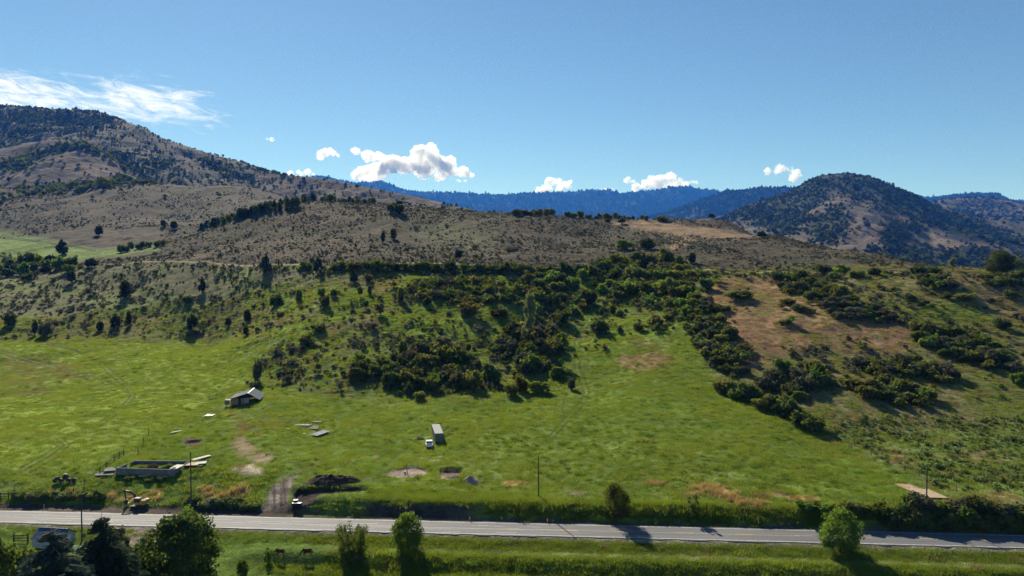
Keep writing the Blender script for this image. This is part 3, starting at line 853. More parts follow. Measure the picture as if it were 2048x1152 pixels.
mt_far = mountain('far_ridge', [(100, 330, 13000), (400, 345, 13000), (600, 356, 13000), (640, 352, 13000), (670, 358, 13000), (715, 366, 13000), (760, 363, 13000), (785, 370, 13000), (815, 381, 13000), (840, 384, 13000), (900, 385, 13000), (960, 389, 13000), (1010, 391, 13000), (1060, 386, 13000),
    (1110, 385, 13000), (1160, 382, 13000), (1200, 380, 13000), (1245, 386, 13000), (1300, 381, 13000), (1370, 374, 13000), (1410, 379, 13000), (1440, 384, 13000), (1500, 381, 13000), (1570, 378, 13000), (1640, 385, 13000), (1800, 392, 13000), (2000, 402, 13000), (2500, 410, 13000)],
    8500, 80, 61, 150, col_forest, 420, 90, spur=(1200, 1), jag=8, mat=M_FAR)
# ------------------------------------------------------------------ foliage builders
def quads(P, N, size, rng, aspect=1.0, T=None):
    """one small quad per point, facing N; returns V, F"""
    n = len(P)
    N = N / (np.linalg.norm(N, axis=1, keepdims=True) + 1e-9)
    if T is None:
        T = rng.normal(size=(n, 3))
    T = T - N * (T * N).sum(1, keepdims=True)
    T /= np.linalg.norm(T, axis=1, keepdims=True) + 1e-9
    B = np.cross(N, T)
    s = (size * np.ones(n))[:, None] / 2
    a, b = T * s * aspect, B * s
    k = rng.uniform(.55, 1.0, (n, 1))
    V = np.stack([P - a - b * k, P + a - b * .4, P + a * .8 + b * k, P - a * .7 + b], 1).reshape(-1, 3)
    F = np.arange(n * 4).reshape(-1, 4)
    return V, F

def lobes_cloud(rng, lobes, n, size, shell=0.45, up=0.25, rnd=0.7, floor=0.0):
    """leaf quads spread through ellipsoid lobes [(c, r)], denser near their skins"""
    vol = np.array([r[0] * r[1] + r[1] * r[2] + r[0] * r[2] for _, r in lobes]); vol = vol / vol.sum()
    pick = rng.choice(len(lobes), n, p=vol)
    c = np.array([l[0] for l in lobes])[pick]; r = np.array([l[1] for l in lobes])[pick]
    d = rng.normal(size=(n, 3)); d /= np.linalg.norm(d, axis=1, keepdims=True)
    rad = rng.uniform(0, 1, n) ** shell * rng.uniform(.85, 1.12, n)
    P = c + d * r * rad[:, None]
    N = d * 0.8 + rng.normal(size=(n, 3)) * rnd + np.array((0, 0, up))
    ok = P[:, 2] > floor
    return quads(P[ok], N[ok], size * rng.uniform(.6, 1.35, ok.sum()), rng)

def merge(parts):
    V, F, o = [], [], 0
    for v, f in parts:
        V.append(v); F.append(f + o); o += len(v)
    return np.concatenate(V), np.concatenate(F)

def tapered(name, paths, seg=6):
    """paths: list of [(x,y,z,r), ...]"""
    V, F = [], []
    for p in paths:
        o = len(V)
        for k, (x, y, z, r) in enumerate(p):
            for j in range(seg):
                a = 2 * math.pi * j / seg
                V.append((x + r * math.cos(a), y + r * math.sin(a), z))
        for k in range(len(p) - 1):
            for j in range(seg):
                a, b = o + k * seg + j, o + k * seg + (j + 1) % seg
                F.append((a, b, b + seg, a + seg))
    return np_mesh(name, np.array(V), np.array(F), True)

PROTO = {}
def add_proto(key, crown, trunk): PROTO[key] = (crown, trunk)

def bush_proto(key, seed, nl=11, n=760, size=0.10, h=0.72, flat=1.0, dense=1):
    rng = np.random.default_rng(seed)
    lobes = []
    for k in range(nl):
        a = rng.uniform(0, 6.28); q = math.sqrt(rng.uniform(0, 1)) * .34
        rr = rng.uniform(.13, .22)
        zz = h * (1 - (q / .42) ** 2 * .6) * rng.uniform(.35, .82)
        lobes.append(((q * math.cos(a), q * math.sin(a), zz), (rr, rr, rr * rng.uniform(.8, 1.15) * flat)))
    lobes.append(((0, 0, h * .3), (.36, .36, h * .33)))
    V, F = lobes_cloud(rng, lobes, n, size)
    cr = np_mesh('crown_' + key, V, F)
    paths = []
    for k in range(5):
        a = rng.uniform(0, 6.28); q = rng.uniform(.08, .25)
        paths.append([(0.03 * math.cos(a), .03 * math.sin(a), -.08, .022), (q * .5 * math.cos(a), q * .5 * math.sin(a), h * .3, .014), (q * math.cos(a), q * math.sin(a), h * .65, .005)])
    add_proto(key, cr, tapered('stems_' + key, paths, 5))

for k in range(5):
    bush_proto(f'bush{k}', 100 + k, nl=9 + k * 2, h=.66 + .04 * k)
def oval_proto(key, seed, prof, n=900, size=.10, trunk_h=.1, rnd=.55, lump=.16):
    """crown of revolution: prof = radius as function of height 0..1 (unit height, unit width)"""
    rng = np.random.default_rng(seed)
    lobes = []
    for k in range(46):
        z = rng.uniform(.04, .97); r = prof(z); a = rng.uniform(0, 6.28)
        rr = max(.04, r * rng.uniform(.35, .5))
        q = max(0, r - rr) * rng.uniform(.75, 1.05)
        lobes.append(((q * math.cos(a), q * math.sin(a), trunk_h + z * (1 - trunk_h)), (rr, rr, rr * rng.uniform(.8, 1.3))))
    V, F = lobes_cloud(rng, lobes, n, size, rnd=rnd)
    cr = np_mesh('crown_' + key, V, F)
    add_proto(key, cr, tapered('trunk_' + key, [[(0, 0, -.05, .05), (.005, 0, .2, .04), (0, .01, .55, .022), (0, 0, .85, .006)]], 6))
oval_proto('cone0', 21, lambda z: .5 * min(1, z * 6) * (1 - z) ** .75 * 1.15, n=1000, size=.085)
oval_proto('cone1', 22, lambda z: .5 * min(1, z * 5) * (1 - z) ** .6, n=900, size=.09)
oval_proto('oval0', 23, lambda z: .5 * math.sqrt(max(0, 1 - (2 * z - .85) ** 2 / 1.4)), n=900, size=.1)
oval_proto('oval1', 24, lambda z: .48 * math.sqrt(max(0, 1 - (2 * z - 1) ** 2)) + .02, n=900, size=.1)
oval_proto('lolli', 25, lambda z: .5 * math.sqrt(max(0, 1 - (2 * z - 1) ** 2)), n=800, size=.11, trunk_h=.34)
oval_proto('flat', 26, lambda z: .5 * math.sqrt(max(0, 1 - z ** 2)) * min(1, .5 + z * 3), n=800, size=.11, trunk_h=.3)
oval_proto('tall', 27, lambda z: .5 * math.sin(math.pi * min(1, .1 + z * .9)) ** .6, n=1000, size=.085)

def poplar_proto(key, seed, n=2600):
    rng = np.random.default_rng(seed)
    lobes, paths = [], [[(0, 0, -.03, .03), (0.01, 0, .25, .024), (-.01, .01, .55, .016), (.01, 0, .9, .004)]]
    for k in range(20):
        z = rng.uniform(.3, .95); a = rng.uniform(0, 6.28); q = rng.uniform(.05, .38) * (1.25 - z)
        rr = rng.uniform(.07, .13)
        c = (q * math.cos(a), q * math.sin(a), z)
        lobes.append((c, (rr, rr, rr * 1.3)))
        paths.append([(0, 0, z * .55, .012), (c[0] * .5, c[1] * .5, z * .8, .008), (c[0], c[1], z, .003)])
    V, F = lobes_cloud(rng, lobes, n, .038, shell=.6)
    add_proto(key, np_mesh('crown_' + key, V, F), tapered('trunk_' + key, paths, 6))
poplar_proto('poplar0', 31); poplar_proto('poplar1', 32)

def big_tree_proto(key, seed, n, size, nl=40, h=1.0, lo=.12, wid=.5, limbs=10, vase=False, lobe=(.09, .16), shell=.5):
    """full-crowned near tree; unit height, unit width"""
    rng = np.random.default_rng(seed)
    lobes, paths = [], [[(0, 0, -.03, .035), (.004, .003, .12, .028), (-.006, 0, .3, .020), (0, .005, .6, .010), (0, 0, .85, .003)]]
    for k in range(nl):
        z = rng.uniform(lo, .93); a = rng.uniform(0, 6.28)
        zz = (z - lo) / (1 - lo)
        r = wid * (math.sin(math.pi * min(1, .18 + zz * .82)) ** .55 if not vase else (.35 + .65 * math.sin(math.pi * (.12 + .6 * zz))))
        rr = rng.uniform(*lobe)
        q = max(0, r - rr) * rng.uniform(.55, 1.08)
        lobes.append(((q * math.cos(a), q * math.sin(a), z), (rr, rr, rr * rng.uniform(.75, 1.2) * (1.8 if vase else 1))))
        if k < limbs:
            paths.append([(0, 0, max(.06, z * .35), .014), (q * .55 * math.cos(a), q * .55 * math.sin(a), z * .72, .008), (q * math.cos(a), q * math.sin(a), z, .003)])
    lobes.append(((0, 0, .45), (wid * .5, wid * .5, .33)))
    V, F = lobes_cloud(rng, lobes, n, size, shell=shell)
    add_proto(key, np_mesh('crown_' + key, V, F), tapered('trunk_' + key, paths, 7))
big_tree_proto('ash', 41, 14000, .026, nl=70, lobe=(.07, .13))
big_tree_proto('maple', 42, 6000, .038, nl=50)
big_tree_proto('willow', 43, 10000, .030, nl=80, lo=.08, lobe=(.10, .16))
big_tree_proto('vase', 44, 10000, .028, nl=130, lo=.06, vase=True, lobe=(.06, .10), shell=.6)
big_tree_proto('roadtree', 45, 6500, .034, nl=60, lo=.14, lobe=(.09, .17), shell=.55)
big_tree_proto('loose', 46, 2200, .045, nl=26, lo=.05, lobe=(.05, .10), shell=.8)

def spruce_proto(key, seed, levels=44, nb=13):
    rng = np.random.default_rng(seed)
    P, N, S, T = [], [], [], []
    paths = [[(0, 0, -.03, .020), (0, 0, .3, .014), (0, 0, .7, .007), (0, 0, .995, .001)]]
    for L in range(levels):
        z = .05 + .93 * (L / levels) ** .92
        R = .5 * (1 - z) ** .66 * rng.uniform(.86, 1.08) + .012
        for b in range(nb if z < .8 else 7):
            a = 2 * math.pi * (b / nb) + rng.uniform(-.35, .35) + L * 1.1
            Rb = R * rng.uniform(.7, 1.14)
            d = np.array((math.cos(a), math.sin(a), 0)); side = np.array((-d[1], d[0], 0))
            m = max(4, int(20 * Rb / .5))
            droop = rng.uniform(.10, .24)
            paths.append([(0, 0, z, .004), (d[0] * Rb * .9, d[1] * Rb * .9, z - droop * Rb * .35, .001)])
            for k in range(m):
                f = (k + .6) / m
                base = d * Rb * f + np.array((0, 0, z - droop * Rb * (f ** 1.4) + .10 * Rb * max(0, f - .75)))
                w = (.055 * (1 - .65 * f) + .012) * min(1, max(.3, R / .28))
                for sgn in (-1, 1):
                    P.append(base + side * sgn * w * .7 + np.array((0, 0, -.006))); N.append(np.array((0, 0, 1)) + side * sgn * .5 + rng.normal(size=3) * .25)
                    T.append(side * sgn + d * .7); S.append(w * 1.6)
                if k % 2 == 0:
                    P.append(base + np.array((0, 0, -.014))); N.append(side + rng.normal(size=3) * .3); T.append(d); S.append(.035)
    P, N, S, T = np.array(P), np.array(N), np.array(S), np.array(T)
    V, F = quads(P, N, S * .62, rng, aspect=1.7, T=T)
    add_proto(key, np_mesh('crown_' + key, V, F), tapered('trunk_' + key, paths, 4))
spruce_proto('spruce0', 51); spruce_proto('spruce1', 52)
def small_conifer(key, seed):
    rng = np.random.default_rng(seed)
    P, N, S = [], [], []
    for L in range(12):
        z = .08 + .9 * L / 12; R = .5 * (1 - z) ** .66 + .02
        for b in range(8):
            a = rng.uniform(0, 6.28)
            for f in (.4, .75, 1.0):
                r_ = R * f * rng.uniform(.8, 1.1)
                P.append((r_ * math.cos(a), r_ * math.sin(a), z - .08 * f)); N.append((math.cos(a) * .6, math.sin(a) * .6, .8)); S.append(.16 * (1 - .5 * z))
    V, F = quads(np.array(P), np.array(N) + rng.normal(size=(len(P), 3)) * .3, np.array(S), rng)
    add_proto(key, np_mesh('crown_' + key, V, F), tapered('trunk_' + key, [[(0, 0, -.05, .03), (0, 0, .9, .004)]], 5))
small_conifer('fir', 55)

LEAF = {
    'dark': leaf_mat('leaf_dark_green', (0.076, 0.098, 0.034), .45),
    'juniper': leaf_mat('leaf_juniper', (0.034, 0.046, 0.022), .22, .3, .02),
    'mid': leaf_mat('leaf_mid_green', (0.108, 0.145, 0.036), .5),
    'light': leaf_mat('leaf_light_green', (0.145, 0.20, 0.036), .5),
    'olive': leaf_mat('leaf_olive', (0.128, 0.135, 0.046), .5),
    'pale': leaf_mat('leaf_silver_green', (0.17, 0.195, 0.11), .45),
    'grey': leaf_mat('twig_grey', (0.098, 0.102, 0.060), .38, .35, .02, (1.1, 1, .8)),
    'spruce': leaf_mat('needle_spruce', (0.044, 0.060, 0.036), .18, .35, .02),
    'bluespruce': leaf_mat('needle_blue_spruce', (0.050, 0.070, 0.052), .2, .35, .02, (1, 1.05, .9)),
    'sage': leaf_mat('leaf_sagebrush', (0.125, 0.125, 0.086), .3, .35, .02, (1.1, 1.05, .7)),
    'sagedark': leaf_mat('leaf_sagebrush_dark', (0.085, 0.088, 0.056), .3, .35, .02, (1.1, 1.05, .7)),
    'rabbit': leaf_mat('leaf_rabbitbrush', (0.15, 0.19, 0.07), .4, .3, .02),
    'grass': leaf_mat('blade_green', (0.16, 0.225, 0.036), .58, .25, .015),
    'grassdry': leaf_mat('blade_dry', (0.28, 0.225, 0.11), .4, .3, .015, (1.1, 1, .7)),
    'grassolive': leaf_mat('blade_olive', (0.19, 0.235, 0.052), .58, .25, .01),
    'tuft': leaf_mat('blade_dark_green', (0.105, 0.165, 0.028), .52, .3, .02),
    'golden': leaf_mat('weed_golden', (0.44, 0.34, 0.15), .35, .25, .01, (1.1, 1, .7)),
}
M_BARK = simple('bark', (0.095, 0.075, 0.058), .95, .1, .4, 9, bump=.02)

def plant(name, key, mat, loc, w, h, rz, label, cat, group=None, trunk_name='trunk'):
    e = empty(name, loc, rz, label, cat, group)
    e.scale = (w, w, h)
    cr, tr = PROTO[key]
    if len(cr.materials) == 0: cr.materials.append(LEAF['dark'])
    o = bpy.data.objects.new('crown', cr); C.objects.link(o); o.parent = e
    o.material_slots[0].link = 'OBJECT'; o.material_slots[0].material = LEAF[mat]
    if len(tr.materials) == 0: tr.materials.append(M_BARK)
    b = bpy.data.objects.new(trunk_name, tr); C.objects.link(b); b.parent = e
    return e

_pr = random.Random(5)
NPL = [0]
def plant_px(px, py, w, h, key, mat, label, cat='bush', name='shrub', group=None):
    """a plant whose foot is on the ground point seen at (px, py); w, h in photo pixels"""
    x, y, z = hit(px, py)
    k = math.sqrt(y * y + x * x * 0 + (z - CAM_Z) ** 2) / FPX
    if key == 'bush':
        key = f'bush{NPL[0] % 5}'
    NPL[0] += 1
    hh = h * k / (.72 if key.startswith('bush') else 1.0)
    tn = 'stems' if key.startswith('bush') else 'trunk'
    return plant(name, key, mat, (x, y, z - .02 * hh), w * k * 1.08, hh * 1.02, _pr.uniform(0, 6.28), label, cat, group, tn)

J, JC, JT = ('juniper', 'juniper_tree', 'tree')
SINGLES = [
 # px, py, w, h, shape, foliage, name, category, label
 (531, 545, 29, 38, 'cone0', 'juniper', 'juniper_tree', 'tree', 'tall dark cone-shaped juniper right on the hillside track, left of centre'),
 (251, 595, 25, 33, 'oval0', 'juniper', 'juniper_tree', 'tree', 'dark egg-shaped juniper alone on the left hillside above the hay meadow'),
 (143, 564, 19, 21, 'oval1', 'juniper', 'juniper_tree', 'tree', 'small round juniper between the track-side round tree and the left edge'),
 (183, 537, 27, 21, 'flat', 'juniper', 'juniper_tree', 'tree', 'broad domed juniper where the hillside track meets the valley trees'),
 (55, 561, 25, 15, 'bush', 'dark', 'shrub', 'bush', 'low dark bush on the open slope at far left below the valley trees'),
 (404, 584, 20, 30, 'cone1', 'juniper', 'juniper_tree', 'tree', 'ragged juniper midway down the left slope, right of the egg-shaped one'),
 (375, 606, 20, 18, 'bush', 'dark', 'shrub', 'bush', 'dark bush just below left of the ragged juniper'),
 (552, 612, 30, 27, 'bush', 'dark', 'shrub', 'bush', 'round dark bush below the tall cone-shaped juniper'),
 (384, 660, 22, 32, 'tall', 'juniper', 'juniper_tree', 'tree', 'upright dark juniper just above the top edge of the hay meadow'),
 (258, 652, 12, 31, 'tall', 'juniper', 'juniper_tree', 'tree', 'thin dark juniper leaning over its shadow above the hay meadow'),
 (231, 654, 22, 22, 'oval0', 'juniper', 'juniper_tree', 'tree', 'stout juniper beside the thin one above the hay meadow'),
 (200, 661, 15, 18, 'oval0', 'juniper', 'juniper_tree', 'tree', 'smallest of the three junipers grouped above the hay meadow'),
 (91, 671, 29, 30, 'bush', 'grey', 'shrub', 'bush', 'purplish twiggy bush at the meadow edge, far left'),
 (70, 669, 13, 29, 'tall', 'juniper', 'juniper_tree', 'tree', 'narrow dark juniper beside the purplish twiggy bush'),
 (18, 652, 30, 27, 'bush', 'dark', 'shrub', 'bush', 'wide dark bush at the left edge above the hay meadow'),
 (495, 644, 16, 24, 'oval0', 'juniper', 'juniper_tree', 'tree', 'upper of two small junipers one above the other near the meadow corner'),
 (492, 672, 13, 19, 'oval1', 'juniper', 'juniper_tree', 'tree', 'lower of two small junipers one above the other near the meadow corner'),
 (457, 651, 13, 15, 'oval1', 'juniper', 'juniper_tree', 'tree', 'little round juniper left of the two stacked ones'),
 (124, 509, 30, 30, 'cone1', 'juniper', 'conifer_tree', 'tree', 'dark conifer standing out of the valley trees in front of the far green field'),
 (12, 532, 38, 30, 'loose', 'pale', 'willow_tree', 'tree', 'pale feathery tree at the left edge among the valley trees'),
 (198, 471, 18, 19, 'oval1', 'juniper', 'juniper_tree', 'tree', 'lone dark round tree at the top of the far green field'),
 (327, 454, 12, 14, 'oval1', 'juniper', 'juniper_tree', 'tree', 'left of two small round trees at the foot of the far brown hill'),
 (348, 458, 16, 15, 'oval1', 'juniper', 'juniper_tree', 'tree', 'right of two small round trees at the foot of the far brown hill'),
 (766, 486, 11, 25, 'tall', 'juniper', 'juniper_tree', 'tree', 'narrow tree, left of the pair casting long shadows on the upper hill'),
 (787, 479, 15, 22, 'oval0', 'dark', 'leafy_tree', 'tree', 'fuller tree, right of the pair casting long shadows on the upper hill'),
 (917, 521, 18, 20, 'lolli', 'juniper', 'juniper_tree', 'tree', 'round lollipop juniper just above the hillside track, centre'),
 (636, 547, 29, 33, 'cone1', 'juniper', 'juniper_tree', 'tree', 'dark cone-shaped juniper beside the pale green bush on the track'),
 (611, 542, 32, 22, 'bush', 'mid', 'shrub', 'bush', 'light-topped green bush on the track left of a cone-shaped juniper'),
 (708, 565, 21, 26, 'cone0', 'juniper', 'juniper_tree', 'tree', 'squat pointed juniper just below the track-side hedge'),
 (737, 563, 20, 16, 'bush', 'olive', 'shrub', 'bush', 'olive bush touching the squat pointed juniper'),
 (598, 604, 15, 24, 'oval0', 'dark', 'shrub', 'bush', 'upright bush on the grassy bench right of the round dark bush'),
 (643, 593, 18, 17, 'oval1', 'mid', 'shrub', 'bush', 'upper bush of the tight trio on the grassy bench'),
 (652, 613, 22, 26, 'bush', 'dark', 'shrub', 'bush', 'lower and largest bush of the tight trio on the grassy bench'),
 (667, 593, 15, 16, 'bush', 'dark', 'shrub', 'bush', 'right-hand small bush of the tight trio on the grassy bench'),
 (720, 594, 12, 20, 'lolli', 'mid', 'young_tree', 'tree', 'slim young tree in bright grass on the bench'),
 (732, 619, 14, 18, 'lolli', 'mid', 'young_tree', 'tree', 'young round-headed tree with its own shadow on the bright bench'),
 (739, 588, 11, 17, 'oval0', 'dark', 'shrub', 'bush', 'small upright bush behind the slim young tree'),
 (802, 601, 17, 26, 'oval0', 'olive', 'leafy_tree', 'tree', 'olive upright tree at the left end of the mid-slope bushes'),
 (855, 609, 24, 18, 'bush', 'dark', 'shrub', 'bush', 'dark low bush at the right end of the mid-slope bushes'),
 (941, 631, 52, 29, 'bush', 'olive', 'shrub', 'bush', 'broad mounded bush standing alone in the grass, centre'),
 (1000, 633, 40, 21, 'bush', 'dark', 'shrub', 'bush', 'wide low bush right of the broad mounded one'),
 (880, 692, 16, 19, 'lolli', 'mid', 'young_tree', 'tree', 'small lollipop tree with visible trunk above the lower thicket'),
 (641, 664, 27, 22, 'bush', 'olive', 'shrub', 'bush', 'round olive bush on the knoll left of centre'),
 (614, 692, 38, 24, 'bush', 'olive', 'shrub', 'bush', 'large loose bush on the left flank of the knoll'),
 (515, 765, 25, 48, 'tall', 'grey', 'shrub', 'bush', 'tall dark columnar bush behind the tin-roofed barn'),
 (1060, 694, 46, 104, 'poplar0', 'pale', 'poplar_tree', 'tree', 'tall silvery open tree with pale trunk rising from the centre thicket'),
 (839, 800, 26, 22, 'bush', 'olive', 'shrub', 'bush', 'bush standing out in front of the lower thicket'),
 (817, 790, 20, 26, 'bush', 'dark', 'shrub', 'bush', 'dark bush just behind the one standing out in front'),
 (800, 793, 10, 12, 'bush', 'mid', 'shrub', 'bush', 'small green bush left of the front bush of the lower thicket'),
 (943, 778, 46, 38, 'bush', 'olive', 'shrub', 'bush', 'big rounded bush near the right end of the lower thicket'),
 (979, 767, 46, 52, 'bush', 'dark', 'shrub', 'bush', 'tallest dark bush closing the right end of the lower thicket'),
 (1022, 791, 29, 32, 'bush', 'olive', 'shrub', 'bush', 'left bush of the front row below the silvery tree'),
 (1042, 784, 32, 36, 'bush', 'olive', 'shrub', 'bush', 'middle bush of the front row below the silvery tree'),
 (1078, 786, 46, 27, 'bush', 'light', 'shrub', 'bush', 'bright green low bush at the right of the front row'),
 (1072, 742, 26, 30, 'oval1', 'light', 'leafy_tree', 'tree', 'bright yellow-green small tree behind the front row'),
 (1120, 757, 44, 30, 'bush', 'mid', 'shrub', 'bush', 'wide green bush beside the wheel ruts'),
 (1143, 779, 19, 22, 'oval1', 'grey', 'shrub', 'bush', 'small greyish round bush nearest the wheel ruts'),
 (937, 706, 12, 18, 'lolli', 'dark', 'young_tree', 'tree', 'thin dark young tree above the right end of the lower thicket'),
 (806, 709, 20, 27, 'oval0', 'dark', 'shrub', 'bush', 'dark upright bush topping the left of the lower thicket'),
 (1166, 562, 27, 25, 'oval1', 'light', 'leafy_tree', 'tree', 'bright green round tree at the head of the path between thickets'),
 (1215, 542, 19, 23, 'oval0', 'light', 'leafy_tree', 'tree', 'bright green upright tree on the track line in the ravine'),
 (1259, 590, 40, 34, 'bush', 'light', 'leafy_tree', 'tree', 'largest bright green rounded tree in the middle of the ravine'),
 (1290, 590, 36, 32, 'bush', 'mid', 'leafy_tree', 'tree', 'rounded green tree right beside the largest bright one in the ravine'),
 (1316, 584, 32, 26, 'bush', 'light', 'leafy_tree', 'tree', 'bright small-headed tree at the right of the ravine bright group'),
 (1176, 608, 46, 30, 'bush', 'dark', 'shrub', 'bush', 'dark rounded bush closing the top of the grassy path'),
 (1287, 540, 28, 34, 'cone1', 'juniper', 'conifer_tree', 'tree', 'dark pointed conifer rising above the ravine thicket'),
 (1384, 527, 17, 21, 'oval0', 'juniper', 'juniper_tree', 'tree', 'dark egg-shaped juniper right of the ravine above the track'),
 (1202, 669, 40, 36, 'bush', 'dark', 'shrub', 'bush', 'large dark bush in the grass right of the wheel ruts'),
 (1240, 668, 18, 18, 'bush', 'dark', 'shrub', 'bush', 'small dark bush right of the large one by the ruts'),
 (1278, 662, 26, 18, 'bush', 'olive', 'shrub', 'bush', 'low olive bush in the grass below the ravine'),
 (1308, 651, 42, 28, 'bush', 'olive', 'shrub', 'bush', 'broad olive bush below the ravine, nearest the dry slope'),
 (1202, 629, 11, 13, 'oval1', 'mid', 'shrub', 'bush', 'tiny round bush at the mouth of the ravine, left'),
 (1226, 627, 17, 17, 'oval1', 'dark', 'shrub', 'bush', 'small dark round bush at the mouth of the ravine'),
 (1240, 634, 15, 15, 'bush', 'grey', 'shrub', 'bush', 'small grey bush at the mouth of the ravine, right'),
 (1215, 446, 14, 9, 'flat', 'dark', 'leafy_tree', 'tree', 'left of two dome trees at the end of the tan field on the crest'),
 (1243, 448, 18, 12, 'flat', 'dark', 'leafy_tree', 'tree', 'right of two dome trees at the end of the tan field on the crest'),
 (1284, 433, 12, 10, 'oval1', 'dark', 'leafy_tree', 'tree', 'small round tree on the skyline above the tan field'),
 (1292, 441, 12, 10, 'oval1', 'olive', 'shrub', 'bush', 'small bush on the upper edge of the tan field'),
 (1325, 443, 34, 13, 'bush', 'olive', 'shrub', 'bush', 'wide low bush on the upper edge of the tan field'),
 (1360, 431, 5, 6, 'oval1', 'dark', 'shrub', 'bush', 'tiny dark bush on the skyline right of the crest'),
 (1373, 432, 12, 9, 'flat', 'dark', 'leafy_tree', 'tree', 'first of three dome trees on the skyline right of the tan field'),
 (1402, 434, 15, 8, 'flat', 'dark', 'leafy_tree', 'tree', 'middle of three dome trees on the skyline right of the tan field'),
 (1423, 437, 14, 10, 'flat', 'juniper', 'leafy_tree', 'tree', 'last of three dome trees on the skyline right of the tan field'),
 (1523, 476, 22, 14, 'flat', 'juniper', 'leafy_tree', 'tree', 'lone umbrella-shaped tree at the lower end of the tan field'),
 (1646, 546, 36, 18, 'bush', 'dark', 'shrub', 'bush', 'dark bush on the right-hand track left of a yellow-green one'),
 (1683, 546, 30, 22, 'bush', 'light', 'shrub', 'bush', 'yellow-green bush on the right-hand track'),
 (1713, 555, 34, 18, 'bush', 'mid', 'shrub', 'bush', 'green bush below the yellow-green one on the right-hand track'),
 (1750, 549, 26, 16, 'bush', 'dark', 'shrub', 'bush', 'dark round bush on the track towards the right'),
 (1838, 548, 40, 17, 'bush', 'dark', 'shrub', 'bush', 'dark wide bush where the right-hand track bends'),
 (1871, 548, 30, 15, 'bush', 'dark', 'shrub', 'bush', 'dark bush left of the pale slender poplars'),
 (1905, 542, 26, 26, 'poplar1', 'pale', 'poplar_tree', 'tree', 'pale slender poplars on the right skyline'),
 (1998, 549, 64, 50, 'maple', 'dark', 'leafy_tree', 'tree', 'big dark-green tree on the skyline near the right edge'),
 (2036, 547, 32, 40, 'loose', 'mid', 'leafy_tree', 'tree', 'lighter tree beside the big one at the right edge'),
 (1820, 602, 32, 18, 'bush', 'dark', 'shrub', 'bush', 'dark rounded bush on the right slope, leftmost of its row'),
 (1852, 609, 16, 10, 'bush', 'dark', 'shrub', 'bush', 'small dark bush second in the row on the right slope'),
 (1890, 597, 26, 16, 'bush', 'dark', 'shrub', 'bush', 'grey-green bush in the middle of the right-slope row'),
 (1929, 602, 44, 20, 'bush', 'olive', 'shrub', 'bush', 'broad olive bush, largest of the right-slope row'),
 (1983, 604, 22, 9, 'bush', 'dark', 'shrub', 'bush', 'low flat bush between the broad olive one and the right edge'),
 (2022, 597, 42, 20, 'bush', 'dark', 'shrub', 'bush', 'dark wide bush beside the curving dirt path at the right edge'),
 (2004, 657, 36, 22, 'bush', 'dark', 'shrub', 'bush', 'dark bush at the right edge below the curving dirt path'),
 (1478, 597, 56, 20, 'bush', 'dark', 'shrub', 'bush', 'wide dark bush on the orange dry slope'),
 (1450, 622, 26, 14, 'bush', 'dark', 'shrub', 'bush', 'small dark bush on the orange slope beside the ravine edge'),
 (1575, 608, 28, 12, 'bush', 'dark', 'shrub', 'bush', 'small bush on the orange slope below the dark clump'),
 (1600, 624, 46, 18, 'bush', 'dark', 'shrub', 'bush', 'flat dark bush on the orange slope, centre'),
 (1570, 648, 30, 10, 'bush', 'olive', 'shrub', 'bush', 'low bush low down on the orange slope'),
 (2040, 770, 34, 34, 'bush', 'mid', 'shrub', 'bush', 'bright green bush cut off by the right edge, halfway down'),
 (1233, 1041, 58, 72, 'roadtree', 'mid', 'leafy_tree', 'tree', 'leafy tree on the road bank throwing its shadow over the asphalt'),
 (1387, 1041, 34, 52, 'loose', 'mid', 'young_tree', 'tree', 'thin young tree on the road bank right of the leafy tree'),
 (1680, 1104, 84, 80, 'roadtree', 'light', 'leafy_tree', 'tree', 'round light-green tree between the road and the farm path'),
 (816, 1104, 68, 74, 'willow', 'light', 'willow_tree', 'tree', 'dense bright willow between the road and the ditch, left of centre'),
 (704, 1122, 62, 66, 'vase', 'mid', 'leafy_tree', 'tree', 'vase-shaped shrub tree with upright stems on the ditch bank'),
 (485, 1150, 24, 28, 'oval0', 'mid', 'shrub', 'bush', 'small bushy plant near the bottom edge beside the big dark tree'),
 (537, 1118, 22, 22, 'loose', 'light', 'weed_plant', 'bush', 'leafy bright weed at the ditch end by the grazing horses'),
]
for s in SINGLES:
    plant_px(s[0], s[1], s[2], s[3], s[4], s[5], s[8], s[7], s[6])

def plant_at(x, y, w, h, key, mat, name, label, cat='tree', z=None):
    zz = gz(x, y) if z is None else z
    return plant(name, key, mat, (x, y, zz - .1), w, h, _pr.uniform(0, 6.28), label, cat)
def px_at(px, py, Y):
    v = (576 - py) / FPX
    dy = CP + v * SP
    return (px - 1024) / FPX / dy * Y, Y, CAM_Z + (v * CP - SP) / dy * Y
